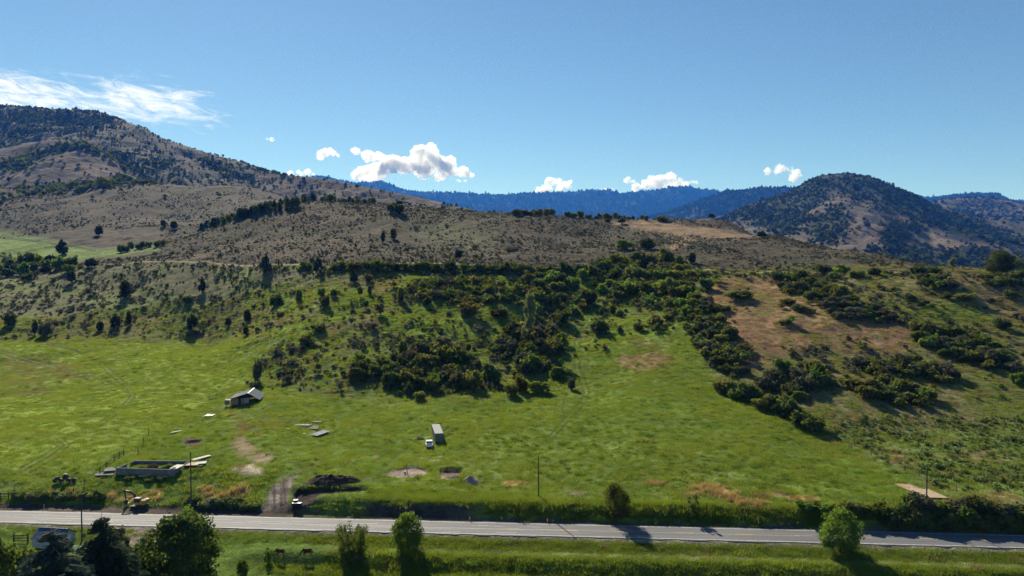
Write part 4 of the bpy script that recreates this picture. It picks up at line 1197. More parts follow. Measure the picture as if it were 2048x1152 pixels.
# near trees whose feet are below the frame: placed by distance, sized by where their tops are seen
for (px, top, Y, w, key, mat, name, label) in (
    (203, 1021, 103, 20.0, 'spruce1', 'spruce', 'spruce_tree', 'taller dark spruce with ragged top at bottom left, beside the small shed'),
    (104, 1046, 92, 23.0, 'spruce0', 'bluespruce', 'spruce_tree', 'bluish spruce at bottom left in front of the small shed'),
    (356, 1020, 120, 17.0, 'ash', 'dark', 'leafy_tree', 'big dark leafy tree at the bottom in front of the roadside gravel'),
    (378, 1014, 133, 8.0, 'maple', 'light', 'leafy_tree', 'light yellow-green treetop showing behind the big dark leafy tree'),
    (25, 1084, 118, 10.0, 'maple', 'mid', 'leafy_tree', 'green leafy tree in the bottom left corner beside the bluish spruce'),
    (-22, 1045, 116, 6.0, 'maple', 'dark', 'leafy_tree', 'edge of a dark tree just touching the left side of the picture'),
    (236, 1048, 131, 6.5, 'loose', 'grey', 'leafy_tree', 'reddish thin tree behind the taller dark spruce')):
    x, y, zt = px_at(px, top, Y)
    g = gz(x, y)
    plant_at(x, y, w, zt - g, key, mat, name, label)

def in_poly_samples(poly, n, wpx, seed, ymul=2.0):
    r = random.Random(seed)
    P = np.array(poly, float); out = []
    x0, y0 = P.min(0); x1, y1 = P.max(0)
    dmin = wpx * .62
    for att in range(6000):
        if len(out) >= n: break
        if att % 900 == 899: dmin *= .85
        x, y = r.uniform(x0, x1), r.uniform(y0, y1)
        if poly_dist(np.array([x]), np.array([y]), poly)[0] < 0: continue
        if all(((x - a) ** 2 + ((y - b) * ymul) ** 2) > dmin * dmin for a, b in out): out.append((x, y))
    return out
THICK = []
ORD = ['leftmost'] + [f'{k}{"nd" if k % 10 == 2 and k != 12 else "rd" if k % 10 == 3 and k != 13 else "st" if k % 10 == 1 and k != 11 else "th"} from the left' for k in range(2, 60)]
def thicket(group, label, poly, n, wr, mats, seed, hr=(.62, .9), keys=('bush',), name='thicket_shrub', cat='bush'):
    if name == 'thicket_shrub': THICK.append(poly)
    r = random.Random(seed * 7 + 1)
    pts = in_poly_samples(poly, n, (wr[0] + wr[1]) / 2, seed)
    say = {}
    for txt, key in (('leftmost', lambda p: p[0]), ('rightmost', lambda p: -p[0]), ('highest up', lambda p: p[1]), ('lowest down', lambda p: -p[1])):
        q = min((p for p in pts if p not in say), key=key)
        say[q] = txt
    for (x, y) in pts:
        w = r.uniform(*wr)
        lb = label + ', ' + say.get((x, y), 'in among the others')
        plant_px(x, y, w, w * r.uniform(*hr), r.choice(keys), r.choice(mats), lb, cat, name, group)
def row(group, label, line, n, wr, mats, seed, hr=(.62, .9), keys=('bush',), name='thicket_shrub', cat='bush', jit=3.0):
    r = random.Random(seed * 5 + 3)
    P = np.array(line, float)
    L = np.concatenate([[0], np.cumsum(np.hypot(*np.diff(P, axis=0).T))])
    for k in range(n):
        lb = label + ', ' + (ORD[k] if k < n - 1 else 'rightmost')
        d = (k + r.uniform(.2, .8)) / n * L[-1]
        x, y = np.interp(d, L, P[:, 0]), np.interp(d, L, P[:, 1]) + r.uniform(-jit, jit)
        w = r.uniform(*wr)
        plant_px(x, y, w, w * r.uniform(*hr), r.choice(keys), r.choice(mats), lb, cat, name, group)

thicket('ravine thicket above the path', 'green bush packed in the thicket filling the upper ravine', [(1180, 545), (1245, 495), (1300, 497), (1360, 525), (1415, 560), (1400, 640), (1345, 640), (1290, 612), (1225, 600), (1190, 575)], 42, (24, 40), ['dark', 'mid', 'light', 'olive', 'mid'], 1)
thicket('thicket left of the ravine path', 'dark bush in the thicket left of the grassy ravine path', [(1000, 575), (1095, 550), (1150, 575), (1170, 612), (1130, 655), (1060, 625), (1000, 605)], 20, (24, 36), ['dark', 'mid', 'olive', 'light'], 2)
thicket('thicket at the foot of the silvery tree', 'dark bush in the thicket around the foot of the silvery tree', [(985, 690), (1040, 650), (1100, 645), (1130, 690), (1122, 740), (1060, 755), (1010, 735)], 22, (28, 42), ['dark', 'dark', 'olive', 'grey'], 3)
row('hedge along the hillside track', 'bush in the hedge growing along the hillside track', [(665, 537), (760, 540), (860, 543), (960, 545), (1060, 546), (1180, 548)], 34, (20, 32), ['dark', 'mid', 'dark', 'olive'], 4, (.55, .85))
thicket('bushes on the upper middle slope', 'dark bush among those below the track, centre left', [(880, 560), (990, 560), (990, 610), (890, 608), (800, 590), (820, 570)], 14, (16, 26), ['dark', 'mid', 'olive', 'grey'], 6)
thicket('lower thicket on the knoll', 'bush in the thicket on the front of the knoll', [(705, 770), (720, 735), (790, 715), (850, 700), (930, 705), (960, 735), (955, 775), (880, 785), (780, 780)], 26, (28, 44), ['dark', 'olive', 'dark', 'grey', 'mid'], 7)
row('bushes edging the mown field', 'large bush in the dark row edging the mown field, right', [(1440, 778), (1500, 800), (1560, 830), (1640, 862)], 13, (36, 48), ['mid', 'olive', 'dark'], 8, (.6, .85), jit=8)
thicket('bushes behind the dark row', 'bush in the clump just behind the dark field-edge row', [(1530, 775), (1560, 745), (1625, 745), (1670, 775), (1640, 805), (1570, 800)], 9, (36, 50), ['mid', 'dark', 'grey'], 9)
thicket('dark clump under the right-hand track', 'dark bush in the clump just under the right-hand track', [(1555, 560), (1600, 553), (1680, 580), (1705, 605), (1620, 600), (1565, 585)], 13, (28, 40), ['dark', 'dark', 'olive'], 10, (.45, .65))
thicket('long grey thicket on the dry slope', 'grey-green bush in the long thicket across the dry slope', [(1640, 612), (1700, 608), (1790, 632), (1780, 645), (1680, 640)], 13, (28, 38), ['grey', 'dark', 'grey'], 11, (.5, .75))
thicket('thicket towards the right edge', 'bush in the long thicket towards the right edge', [(1810, 665), (1830, 655), (1950, 680), (2010, 705), (2030, 745), (1960, 735), (1860, 705)], 22, (32, 46), ['dark', 'mid', 'olive', 'grey'], 12, (.5, .7))
thicket('upper of two low thickets', 'bush in the upper of two low thickets above the scrub field', [(1695, 740), (1720, 725), (1840, 728), (1915, 752), (1900, 768), (1780, 760)], 15, (30, 44), ['dark', 'grey', 'olive'], 14, (.5, .7))
thicket('lower of two low thickets', 'bush in the lower of two low thickets above the scrub field', [(1705, 778), (1760, 765), (1860, 790), (1870, 812), (1800, 815), (1730, 800)], 13, (34, 46), ['dark', 'olive', 'mid'], 15, (.5, .7))
thicket('scrub along the ravine side of the dry slope', 'grey twiggy bush between the ravine and the dry slope', [(1370, 655), (1410, 600), (1440, 640), (1490, 690), (1520, 735), (1480, 755), (1430, 735), (1390, 690)], 18, (26, 38), ['grey', 'dark', 'olive', 'grey'], 16, (.5, .75))
thicket('bushes under the track bend', 'dark bush in the small clump under the bend of the track', [(1845, 562), (1890, 560), (1912, 578), (1860, 576)], 5, (28, 38), ['dark', 'grey'], 17, (.5, .7))
thicket('bushes under the skyline tree', 'dark bush at the foot of the big skyline tree', [(1962, 556), (2050, 560), (2050, 578), (1990, 574)], 7, (26, 36), ['dark'], 18, (.5, .7))
thicket('valley trees', 'dark tree in the belt across the small valley, far left', [(-20, 545), (20, 535), (80, 530), (150, 530), (150, 545), (60, 548), (0, 556)], 17, (20, 30), ['dark', 'juniper', 'mid'], 19, (.8, 1.0), name='valley_tree', cat='tree')
row('row of bushes by the valley field', 'bush in the short row by the far green field', [(232, 508), (262, 500), (300, 495), (330, 490)], 8, (12, 18), ['dark', 'mid'], 20, (.8, 1.0), keys=('oval1', 'bush'), name='valley_tree', cat='tree', jit=2)
row('trees along the left shoulder of the hill', 'small tree in the line behind the left shoulder of the hill', [(402, 463), (450, 448), (500, 432), (545, 417)], 26, (11, 17), ['dark', 'juniper', 'mid'], 21, (1.0, 1.4), keys=('oval0', 'cone1', 'oval1'), name='hill_tree', cat='tree', jit=2)
thicket('trees on the hilltop left', 'small dark tree in the wood on the hilltop, left of centre', [(545, 418), (600, 395), (625, 385), (640, 395), (600, 412), (560, 424)], 20, (11, 16), ['dark', 'juniper'], 22, (1.0, 1.5), keys=('oval0', 'cone1'), name='hill_tree', cat='tree')
row('trees on the hilltop middle', 'small tree in the row along the hilltop, middle left', [(640, 404), (690, 400), (750, 402)], 18, (9, 14), ['dark', 'mid', 'juniper'], 23, (.9, 1.2), keys=('oval0', 'oval1', 'bush'), name='hill_tree', cat='tree', jit=3)
thicket('trees on the knob', 'dark tree in the tight clump on the rounded hilltop', [(776, 424), (800, 418), (803, 428), (780, 430)], 5, (14, 20), ['dark', 'juniper'], 24, (.8, 1.1), keys=('oval0', 'oval1'), name='hill_tree', cat='tree')
row('skyline trees left of the crest', 'tree in the left-hand skyline row against the blue ridge', [(1024, 431), (1065, 430), (1110, 431)], 13, (11, 16), ['dark', 'olive', 'mid'], 25, (.75, 1.0), keys=('oval1', 'bush', 'oval0'), name='skyline_tree', cat='tree', jit=1.5)
row('skyline trees right of the crest', 'tree in the right-hand skyline row against the blue ridge', [(1130, 434), (1175, 436), (1215, 438), (1270, 433)], 15, (10, 17), ['dark', 'olive', 'dark'], 26, (.6, .95), keys=('oval1', 'bush'), name='skyline_tree', cat='tree', jit=1.5)
row('hedge at the foot of the road cutting', 'bush in the lower hedge row on the road cutting', [(1770, 1050), (1850, 1054), (1930, 1058), (2060, 1064)], 16, (34, 50), ['dark', 'mid', 'olive'], 27, (.7, .95), jit=3)
row('hedge on top of the road cutting', 'bush in the upper hedge row on the road cutting', [(1790, 1022), (1870, 1024), (1950, 1028), (2060, 1034)], 12, (36, 52), ['mid', 'dark', 'grey'], 28, (.6, .8), jit=5)
row('bushes on the bank before the hedge', 'low green bush on the road bank left of the dark hedge', [(1600, 1020), (1680, 1024), (1770, 1030)], 9, (28, 42), ['mid', 'light', 'olive'], 29, (.5, .7), jit=6)
row('pale roadside brush', 'pale grey-green brush lining the road at the left', [(20, 996), (90, 998), (200, 1000)], 15, (20, 32), ['rabbit', 'pale'], 30, (.5, .7), name='roadside_brush', jit=3)
row('pale brush by the driveway', 'pale green brush on the roadside between pole and driveway', [(372, 1008), (430, 1012), (515, 1016)], 14, (20, 32), ['rabbit', 'rabbit', 'pale'], 31, (.55, .75), name='roadside_brush', jit=5)
# ------------------------------------------------------------------ scattered ground cover (nobody could count it)
def scatter_group():
    ng = bpy.data.node_groups.new('scatter', 'GeometryNodeTree')
    ng.interface.new_socket('Geometry', in_out='INPUT', socket_type='NodeSocketGeometry')
    ng.interface.new_socket('Collection', in_out='INPUT', socket_type='NodeSocketCollection')
    ng.interface.new_socket('Geometry', in_out='OUTPUT', socket_type='NodeSocketGeometry')
    gi = ng.nodes.new('NodeGroupInput'); go = ng.nodes.new('NodeGroupOutput')
    ci = ng.nodes.new('GeometryNodeCollectionInfo'); ci.inputs['Separate Children'].default_value = True; ci.inputs['Reset Children'].default_value = True
    ip = ng.nodes.new('GeometryNodeInstanceOnPoints'); ip.inputs['Pick Instance'].default_value = True
    def att(name, t):
        a = ng.nodes.new('GeometryNodeInputNamedAttribute'); a.data_type = t; a.inputs['Name'].default_value = name; return a
    s, r, i = att('scl', 'FLOAT_VECTOR'), att('rot', 'FLOAT_VECTOR'), att('idx', 'INT')
    er = ng.nodes.new('FunctionNodeEulerToRotation')
    L = ng.links.new
    L(gi.outputs[0], ip.inputs['Points']); L(gi.outputs[1], ci.inputs[0]); L(ci.outputs[0], ip.inputs['Instance'])
    L(s.outputs['Attribute'], ip.inputs['Scale']); L(r.outputs['Attribute'], er.inputs[0]); L(er.outputs[0], ip.inputs['Rotation'])
    L(i.outputs['Attribute'], ip.inputs['Instance Index'])
    L(ip.outputs[0], go.inputs[0])
    return ng
SCAT = scatter_group()
def protos(name, meshes):
    col = bpy.data.collections.new(name)
    for k, (me, mat) in enumerate(meshes):
        if len(me.materials) == 0: me.materials.append(mat)
        o = bpy.data.objects.new(f'{name}_{k:02d}', me); col.objects.link(o)
    return col
def scatter(name, col, P, S, idx, label, cat, rot=None):
    n = len(P)
    me = bpy.data.meshes.new(name)
    me.vertices.add(n); me.vertices.foreach_set('co', np.asarray(P, np.float32).ravel())
    a = me.attributes.new('scl', 'FLOAT_VECTOR', 'POINT'); a.data.foreach_set('vector', np.asarray(S, np.float32).ravel())
    if rot is None:
        rot = np.zeros((n, 3)); rot[:, 2] = RNG.uniform(0, 6.28, n)
    a = me.attributes.new('rot', 'FLOAT_VECTOR', 'POINT'); a.data.foreach_set('vector', np.asarray(rot, np.float32).ravel())
    a = me.attributes.new('idx', 'INT', 'POINT'); a.data.foreach_set('value', np.asarray(idx, np.int32))
    me.update()
    o = link(name, me)
    md = o.modifiers.new('scatter', 'NODES'); md.node_group = SCAT
    md['Socket_1'] = col
    return tag(o, label, cat, kind='stuff')

def grass_clump(seed, n, spread, h, w, lean=.35):
    rng = np.random.default_rng(seed)
    b = rng.normal(size=(n, 2)) * spread * .3
    hh = h * rng.uniform(.5, 1.15, n)
    a = rng.uniform(0, 6.28, n); d = rng.normal(size=(n, 2)) * lean * hh[:, None]
    ww = w * rng.uniform(.6, 1.3, n)
    p = np.zeros((n, 3, 3))
    p[:, 0, :2] = b - np.stack([np.cos(a), np.sin(a)], 1) * ww[:, None]
    p[:, 1, :2] = b + np.stack([np.cos(a), np.sin(a)], 1) * ww[:, None]
    p[:, :2, 2] = -.08
    p[:, 2, :2] = b + d; p[:, 2, 2] = hh
    return np_mesh('grass_clump', p.reshape(-1, 3), np.arange(n * 3).reshape(-1, 3))
def sage_clump(seed, n=70, h=.6):
    rng = np.random.default_rng(seed)
    lobes = [((rng.normal() * .18, rng.normal() * .18, h * rng.uniform(.35, .6)), (rng.uniform(.2, .34),) * 3) for _ in range(5)]
    V, F = lobes_cloud(rng, lobes, n, .2, floor=-.1)
    return np_mesh('sage_clump', V, F)
G1 = [grass_clump(200 + k, 90, 2.0, .32, .05, .8) for k in range(3)]
G2 = [grass_clump(210 + k, 90, 2.0, .34, .05, .8) for k in range(3)]
G3 = [grass_clump(220 + k, 120, 2.2, .45, .05) for k in range(2)]
G4 = [grass_clump(230 + k, 120, 1.5, .8, .06, .45) for k in range(2)]
COL_GRASS = protos('grass_clumps', [(m, LEAF['grass']) for m in G1] + [(m, LEAF['grassolive']) for m in G2] + [(m, LEAF['grassdry']) for m in G3] + [(m, LEAF['golden']) for m in G4])
def ground_lookup(X, Y):
    """bare / dry values at places, from the terrain sheet's own rows and columns"""
    r = np.clip(np.searchsorted(_rows, Y), 0, len(_rows) - 1); c = np.clip(np.searchsorted(_ts, X / Y), 0, len(_ts) - 1)
    k = r * len(_ts) + c
    return GBARE[k], GDRY[k], GCOL[k]
def sample_area(n, y0, y1, tmax=.77):
    Y = np.sqrt(RNG.uniform(y0 * y0, y1 * y1, n)); t = RNG.uniform(-tmax, tmax, n)
    return t * Y, Y
# --- grass over the meadows, verges and banks
X, Y = sample_area(66000, 118, 420)
bare, dry, gc = ground_lookup(X, Y)
v = Y - road_y(X)
keep = (RNG.uniform(0, 1, len(X)) > bare * 1.15) & (np.abs(v) > 4.3)
lawn = (v < -5) & (X < -46)
keep &= ~(lawn & (RNG.uniform(0, 1, len(X)) < .55)) & ~((X < -37) & (X > -54) & (v > -14) & (v < -7.6))
X, Y, bare, dry, gc, v = X[keep], Y[keep], bare[keep], dry[keep], gc[keep], v[keep]
Z = land(X, Y)
n2_ = fbm(X / 11, Y / 11, 3, 300)
u = RNG.uniform(0, 1, len(X))
gold = (gc[:, 0] > .30) & (gc[:, 2] < .14)
idx = np.where(gold, 8 + (u * 2).astype(int), np.where(u < dry * .75, 6 + (RNG.uniform(0, 1, len(X)) * 2).astype(int),
      np.where(n2_ + RNG.normal(size=len(X)) * .25 + dry * .6 > .28, 3 + (RNG.uniform(0, 1, len(X)) * 3).astype(int), (RNG.uniform(0, 1, len(X)) * 3).astype(int))))
bank = ((v > 5.4) & (v < 10) & (X > -30)) | ((v < -10.8) & (v > -16) & (X > -48))
sc = RNG.uniform(.75, 1.35, len(X)); hz = sc * np.where(bank, RNG.uniform(1.1, 1.9, len(X)), RNG.uniform(.6, 1.3, len(X))) * (.75 + .5 * (n2_ > .1)) * np.where((v < -5) & (X < -46), .4, 1)
scatter('meadow_grass', COL_GRASS, np.stack([X, Y, Z], -1), np.stack([sc, sc, hz], -1), idx, 'green grass covering the meadows, verges and road banks', 'grass')
# ranker tufts and weeds standing in the meadow, in drifts
T1 = [grass_clump(240 + k, 90, 1.1, .5, .05, .6) for k in range(3)]
COL_TUFT = protos('rank_tufts', [(T1[0], LEAF['tuft']), (T1[1], LEAF['tuft']), (T1[2], LEAF['grassolive'])])
X, Y = sample_area(60000, 160, 400)
bare, dry, gc = ground_lookup(X, Y)
v = Y - road_y(X)
px, py = project(X, Y, land(X, Y))
d = .05 + .45 * np.clip(fbm(X / 16, Y / 7, 4, 333) + .05, 0, 1) + .2 * np.clip(fbm(X / 60, Y / 60, 2, 334), 0, 1)
d = d * np.where(smooth(-5, 5, poly_dist(px, py, [(-900, 676), (300, 684), (560, 684), (500, 765), (420, 800), (250, 905), (100, 960), (-900, 960)])) > .5, .35, 1)
k = (v > 11) & (RNG.uniform(0, 1, len(X)) < d) & (RNG.uniform(0, 1, len(X)) > bare * 1.2)
X, Y = X[k], Y[k]
sc = RNG.lognormal(0, .3, len(X)) * .85
scatter('meadow_tufts', COL_TUFT, np.stack([X, Y, land(X, Y)], -1), np.stack([sc * 1.25, sc, sc * RNG.uniform(.6, 1.2, len(X))], -1), RNG.integers(0, 3, len(X)), 'ranker dark green tufts and weeds standing in the meadow', 'grass')
# extra tall grass on the banks beside the road and above the ditch
def strip_pts(n, v0, v1, x0, x1):
    X = RNG.uniform(x0, x1, n); Y = road_y(X) + RNG.uniform(v0, v1, n)
    return X, Y
Xa, Ya = strip_pts(5200, 6.6, 10.5, -6, 125); Xb, Yb = strip_pts(4200, -16.5, -10.7, -50, 112); Xc, Yc = strip_pts(1000, 8.2, 14, -34, 0); Xd, Yd = strip_pts(5000, -9, -4.6, -110, 112)
X, Y = np.concatenate([Xa, Xb, Xc, Xd]), np.concatenate([Ya, Yb, Yc, Yd])
tall = np.concatenate([np.ones(len(Xa)), np.ones(len(Xb)), np.ones(len(Xc)), np.full(len(Xd), .45)])
v = Y - road_y(X)
ok = ~((X < -37) & (X > -54) & (v > -14) & (v < -7.6)) & ~((v > -10.4) & (v < -8.2) & (X > -40)) & ~((v < -4) & (X < -44) & (RNG.uniform(0, 1, len(X)) < .6))
X, Y, tall = X[ok], Y[ok], tall[ok]
sc = RNG.uniform(.5, .9, len(X)); hz = tall * RNG.uniform(.7, 1.8, len(X)) * (.75 + .9 * fbm(X / 5, Y / 5, 3, 351))
hz = np.where((X < -28) & (v[ok] < -8) & (v[ok] > -13), hz * .3, hz)
idx = np.where(RNG.uniform(0, 1, len(X)) < .72, (RNG.uniform(0, 1, len(X)) * 3).astype(int), 3 + (RNG.uniform(0, 1, len(X)) * 3).astype(int))
scatter('bank_grass', COL_GRASS, np.stack([X, Y, land(X, Y)], -1), np.stack([sc, sc, hz], -1), idx, 'tall rank grass on the road bank and the ditch bank', 'grass')
# --- sagebrush
S1 = [sage_clump(300 + k) for k in range(3)]; S2 = [sage_clump(310 + k) for k in range(3)]; S3 = [sage_clump(320 + k, 60, .5) for k in range(2)]
COL_SAGE = protos('sage_clumps', [(m, LEAF['sage']) for m in S1] + [(m, LEAF['sagedark']) for m in S2] + [(m, LEAF['rabbit']) for m in S3])
def sage(name, X, Y, size, idx, label, cat='sagebrush'):
    Z = land(X, Y)
    scatter(name, COL_SAGE, np.stack([X, Y, Z], -1), np.stack([size, size, size * RNG.uniform(.7, 1.1, len(X))], -1), idx, label, cat)
X, Y = sample_area(130000, 395, 900, .80)
q = Y - canal_y(X / Y)
px, py = project(X, Y, land(X, Y))
d = .55 + 1.1 * fbm(X / 22, Y / 30, 4, 401) + .6 * fbm(X / 140, Y / 140, 2, 402)
d = d * (1 - smooth(-3, 3, poly_dist(px, py, [(1215, 446), (1290, 440), (1420, 455), (1530, 470), (1480, 478), (1350, 470), (1260, 458)])))
d += .35 * smooth(40, 5, q) * (q > 0)
d *= ~((Y > 570) & (px < 320) & (py > 455))
k = (q > 3) & (RNG.uniform(0, 1, len(X)) < d * .72)
X, Y = X[k], Y[k]
sage('hill_sagebrush', X, Y, RNG.lognormal(-.05, .5, len(X)) * 1.0, np.where(RNG.uniform(0, 1, len(X)) < .5, 3, 0) + RNG.integers(0, 3, len(X)), 'grey-green sagebrush dotted over the hill above the track')
X, Y = sample_area(44000, 255, 560, .80)
q = Y - canal_y(X / Y); px, py = project(X, Y, land(X, Y))
kn = smooth(-10, 10, poly_dist(px, py, [(545, 690), (760, 670), (1000, 690), (1060, 790), (820, 800), (560, 790), (500, 770)]))
lf = smooth(-10, 10, poly_dist(px, py, [(-900, 530), (560, 540), (560, 640), (540, 672), (300, 676), (-900, 668)]))
ru = smooth(-8, 8, poly_dist(px, py, [(1600, 690), (1700, 670), (1800, 720), (1960, 800), (1940, 840), (1760, 830), (1640, 800), (1580, 740)]))
tk = smooth(-8, 8, poly_dist(px, py, [(1700, 575), (1850, 600), (1900, 640), (2060, 640), (2060, 700), (1850, 660)])) * .6
tr = np.exp(-((q + 9) / 8) ** 2) * .9
mid = smooth(-10, 10, poly_dist(px, py, [(560, 545), (1400, 545), (1350, 660), (560, 690)])) * .3
n_ = fbm(X / 16, Y / 16, 3, 411)
d = np.clip(kn * .75 + lf * .55 + ru * .95 + tk + mid, 0, 1) * (.55 + .9 * n_) + tr * .7
k = (q < -3) & (RNG.uniform(0, 1, len(X)) < d) 
X, Y, ru_ = X[k], Y[k], ru[k]
sage('slope_sagebrush', X, Y, RNG.lognormal(.22, .5, len(X)) * 1.25, np.where(RNG.uniform(0, 1, len(X)) < np.where(ru_ > .5, .15, .6), 3, 0) + RNG.integers(0, 3, len(X)), 'grey-green sagebrush over the slopes below the track')
X, Y = sample_area(26000, 160, 260, .85)
px, py = project(X, Y, land(X, Y))
sc_ = smooth(-10, 14, poly_dist(px, py, [(1640, 855), (1760, 830), (2800, 840), (2800, 1010), (1950, 995), (1880, 975), (1700, 890)]))
k = RNG.uniform(0, 1, len(X)) < sc_ * (.40 + .8 * fbm(X / 9, Y / 9, 3, 421))
X, Y = X[k], Y[k]
sage('scrub_field', X, Y, RNG.lognormal(.0, .4, len(X)) * 1.2, 6 + RNG.integers(0, 2, len(X)), 'pale green low scrub covering the field at the right', 'scrub')
X, Y = sample_area(60000, 880, 1420, .80)
px, py = project(X, Y, land(X, Y))
k = (px < 620) & (RNG.uniform(0, 1, len(X)) < .45 + 1.3 * fbm(X / 45, Y / 60, 4, 431))
X, Y = X[k], Y[k]
sage('hill_sagebrush', X, Y, RNG.lognormal(.2, .45, len(X)) * 1.3, 3 + RNG.integers(0, 3, len(X)), 'dark specks of brush over the brown hill at the left')

# --- distant woodland on the mountains
def wood_clump(seed, n=70):
    rng = np.random.default_rng(seed)
    lobes = [((rng.normal() * .15, rng.normal() * .15, rng.uniform(.35, .7)), (rng.uniform(.22, .36),) * 3) for _ in range(5)]
    V, F = lobes_cloud(rng, lobes, n, .22)
    return np_mesh('wood_clump', V, F)
W1 = [wood_clump(500 + k) for k in range(4)]
_fir = PROTO['fir'][0].copy()
_fir.materials.clear()
COL_WOOD = protos('wood_clumps', [(W1[0], LEAF['dark']), (W1[1], LEAF['juniper']), (W1[2], LEAF['mid']), (W1[3], LEAF['dark']), (_fir, LEAF['juniper']), (wood_clump(520), LEAF['olive']), (wood_clump(521), LEAF['grey'])])
# undergrowth that ties the thickets together
X, Y = sample_area(90000, 195, 470, .80)
px, py = project(X, Y, land(X, Y))
p = np.zeros(len(X))
for pl in THICK: p = np.maximum(p, smooth(-9, 3, poly_dist(px, py, pl)))
p = np.maximum(p, .8 * smooth(16, 6, line_dist(px, py, [(1440, 775), (1500, 797), (1560, 827), (1635, 858)])))
p = np.maximum(p, .9 * smooth(9, 4, line_dist(px, py, [(665, 538), (760, 541), (860, 544), (960, 546), (1060, 547), (1180, 549)])))
p = np.maximum(p, .035 * smooth(-10, 10, poly_dist(px, py, [(560, 560), (1400, 560), (1350, 660), (1050, 790), (700, 795), (540, 760)])))
p = np.maximum(p, .07 * smooth(-10, 10, poly_dist(px, py, [(1420, 560), (2048, 560), (2048, 800), (1700, 800), (1500, 740)])))
p = p * (1 - .75 * smooth(-5, 8, poly_dist(px, py, [(1400, 560), (1560, 545), (1560, 600), (1660, 650), (1800, 645), (1860, 672), (1790, 712), (1650, 700), (1560, 705), (1505, 745), (1470, 700), (1450, 640)])))
k = RNG.uniform(0, 1, len(X)) < p * (.26 + .6 * fbm(X / 9, Y / 9, 3, 441))
X, Y = X[k], Y[k]
sz = RNG.lognormal(.55, .4, len(X)) * 1.15
scatter('slope_undergrowth', COL_WOOD, np.stack([X, Y, land(X, Y) - .1], -1), np.stack([sz * 1.2, sz * 1.2, sz], -1), RNG.choice([0, 2, 2, 5, 5, 5, 6], len(X)), 'low tangled brush filling in between the hillside bushes', 'brush')
def mount_scatter(name, M, n, polys, size, idxs, label, smin=.02, smax=1.15, crest_only=False, base=0.0, seed=0):
    rng = np.random.default_rng(900 + seed)
    X, Y, Z, S = M['X'], M['Y'], M['Z'], M['S']
    nr, nc = X.shape
    w = np.abs((X[:-1, 1:] - X[:-1, :-1]) * (Y[1:, :-1] - Y[:-1, :-1])).ravel()
    sm = S[:-1, :-1].ravel(); w = w * (sm > smin) * (sm < smax)
    pick = rng.choice(len(w), n, p=w / w.sum())
    r, c = pick // (nc - 1), pick % (nc - 1)
    a, b = rng.uniform(0, 1, n), rng.uniform(0, 1, n)
    def bl(A): return (A[r, c] * (1 - b) + A[r, c + 1] * b) * (1 - a) + (A[r + 1, c] * (1 - b) + A[r + 1, c + 1] * b) * a
    x, y, z = bl(X), bl(Y), bl(Z)
    px, py = project(x, y, z)
    nn = fbm(x / 60, y / 60, 3, 77 + seed)
    p = np.full(n, base)
    for pl in polys:
        p = np.maximum(p, smooth(-13, 12, poly_dist(px, py, pl) + nn * 16) * (.62 + .6 * nn))
    k = rng.uniform(0, 1, n) < p
    x, y, z = x[k], y[k], z[k]
    s = rng.lognormal(0, .35, len(x)) * size
    scatter(name, COL_WOOD, np.stack([x, y, z - s * .08], -1), np.stack([s, s, s * rng.uniform(.8, 1.25, len(x))], -1), rng.choice(idxs, len(x)), label, 'woodland')
mount_scatter('mountain_woodland', mt_left, 60000, W_LEFT, 5.6, [0, 1, 1, 3, 1], 'dark woodland on the upper slopes of the left mountain', base=.08, seed=1)
mount_scatter('foothill_woodland', mt_foot, 9000, W_LEFT[1:3], 7.5, [0, 1, 2, 3], 'woodland in the folds of the left foothill', base=.03, seed=2)
mount_scatter('peak_woodland', mt_peak, 60000, W_PEAK, 7.5, [0, 1, 1, 1, 4], 'dark forest over the rounded peak at the right', base=.03, seed=3)
mount_scatter('ridge_woodland', mt_r2, 9000, [], 12, [0, 1, 1, 4], 'forest on the ridge right of the rounded peak', base=.75, smin=.3, seed=4)
mount_scatter('ridge_woodland', mt_r3, 2500, [], 17, [1, 4], 'forest edge along the far right ridge', base=1, smin=.8, smax=1.05, seed=5)
mount_scatter('ridge_woodland', mt_m2, 9000, [], 19, [1, 4, 4], 'conifer forest on the middle blue ridge', base=.9, smin=.5, smax=1.05, seed=6)
mount_scatter('ridge_woodland', mt_far, 42000, [], 30, [1, 4, 1], 'conifer forest along the far blue ridge', base=1, smin=.3, smax=1.03, seed=7)
X, Y = sample_area(5200, 1080, 1420, .80)
Z = land(X, Y); px, py = project(X, Y, Z)
p = np.zeros(len(X))
for pl in W_LEFT[2:3]:
    p = np.maximum(p, smooth(-8, 6, poly_dist(px, py, pl)))
k = RNG.uniform(0, 1, len(X)) < p + .015 * (px < 600)
X, Y, Z = X[k], Y[k], Z[k]; s = RNG.lognormal(0, .3, len(X)) * 7.5
scatter('hill_woodland', COL_WOOD, np.stack([X, Y, Z - .5], -1), np.stack([s, s, s * 1.05], -1), RNG.integers(0, 4, len(X)), 'belt of trees along the top of the brown hill at the left', 'woodland')
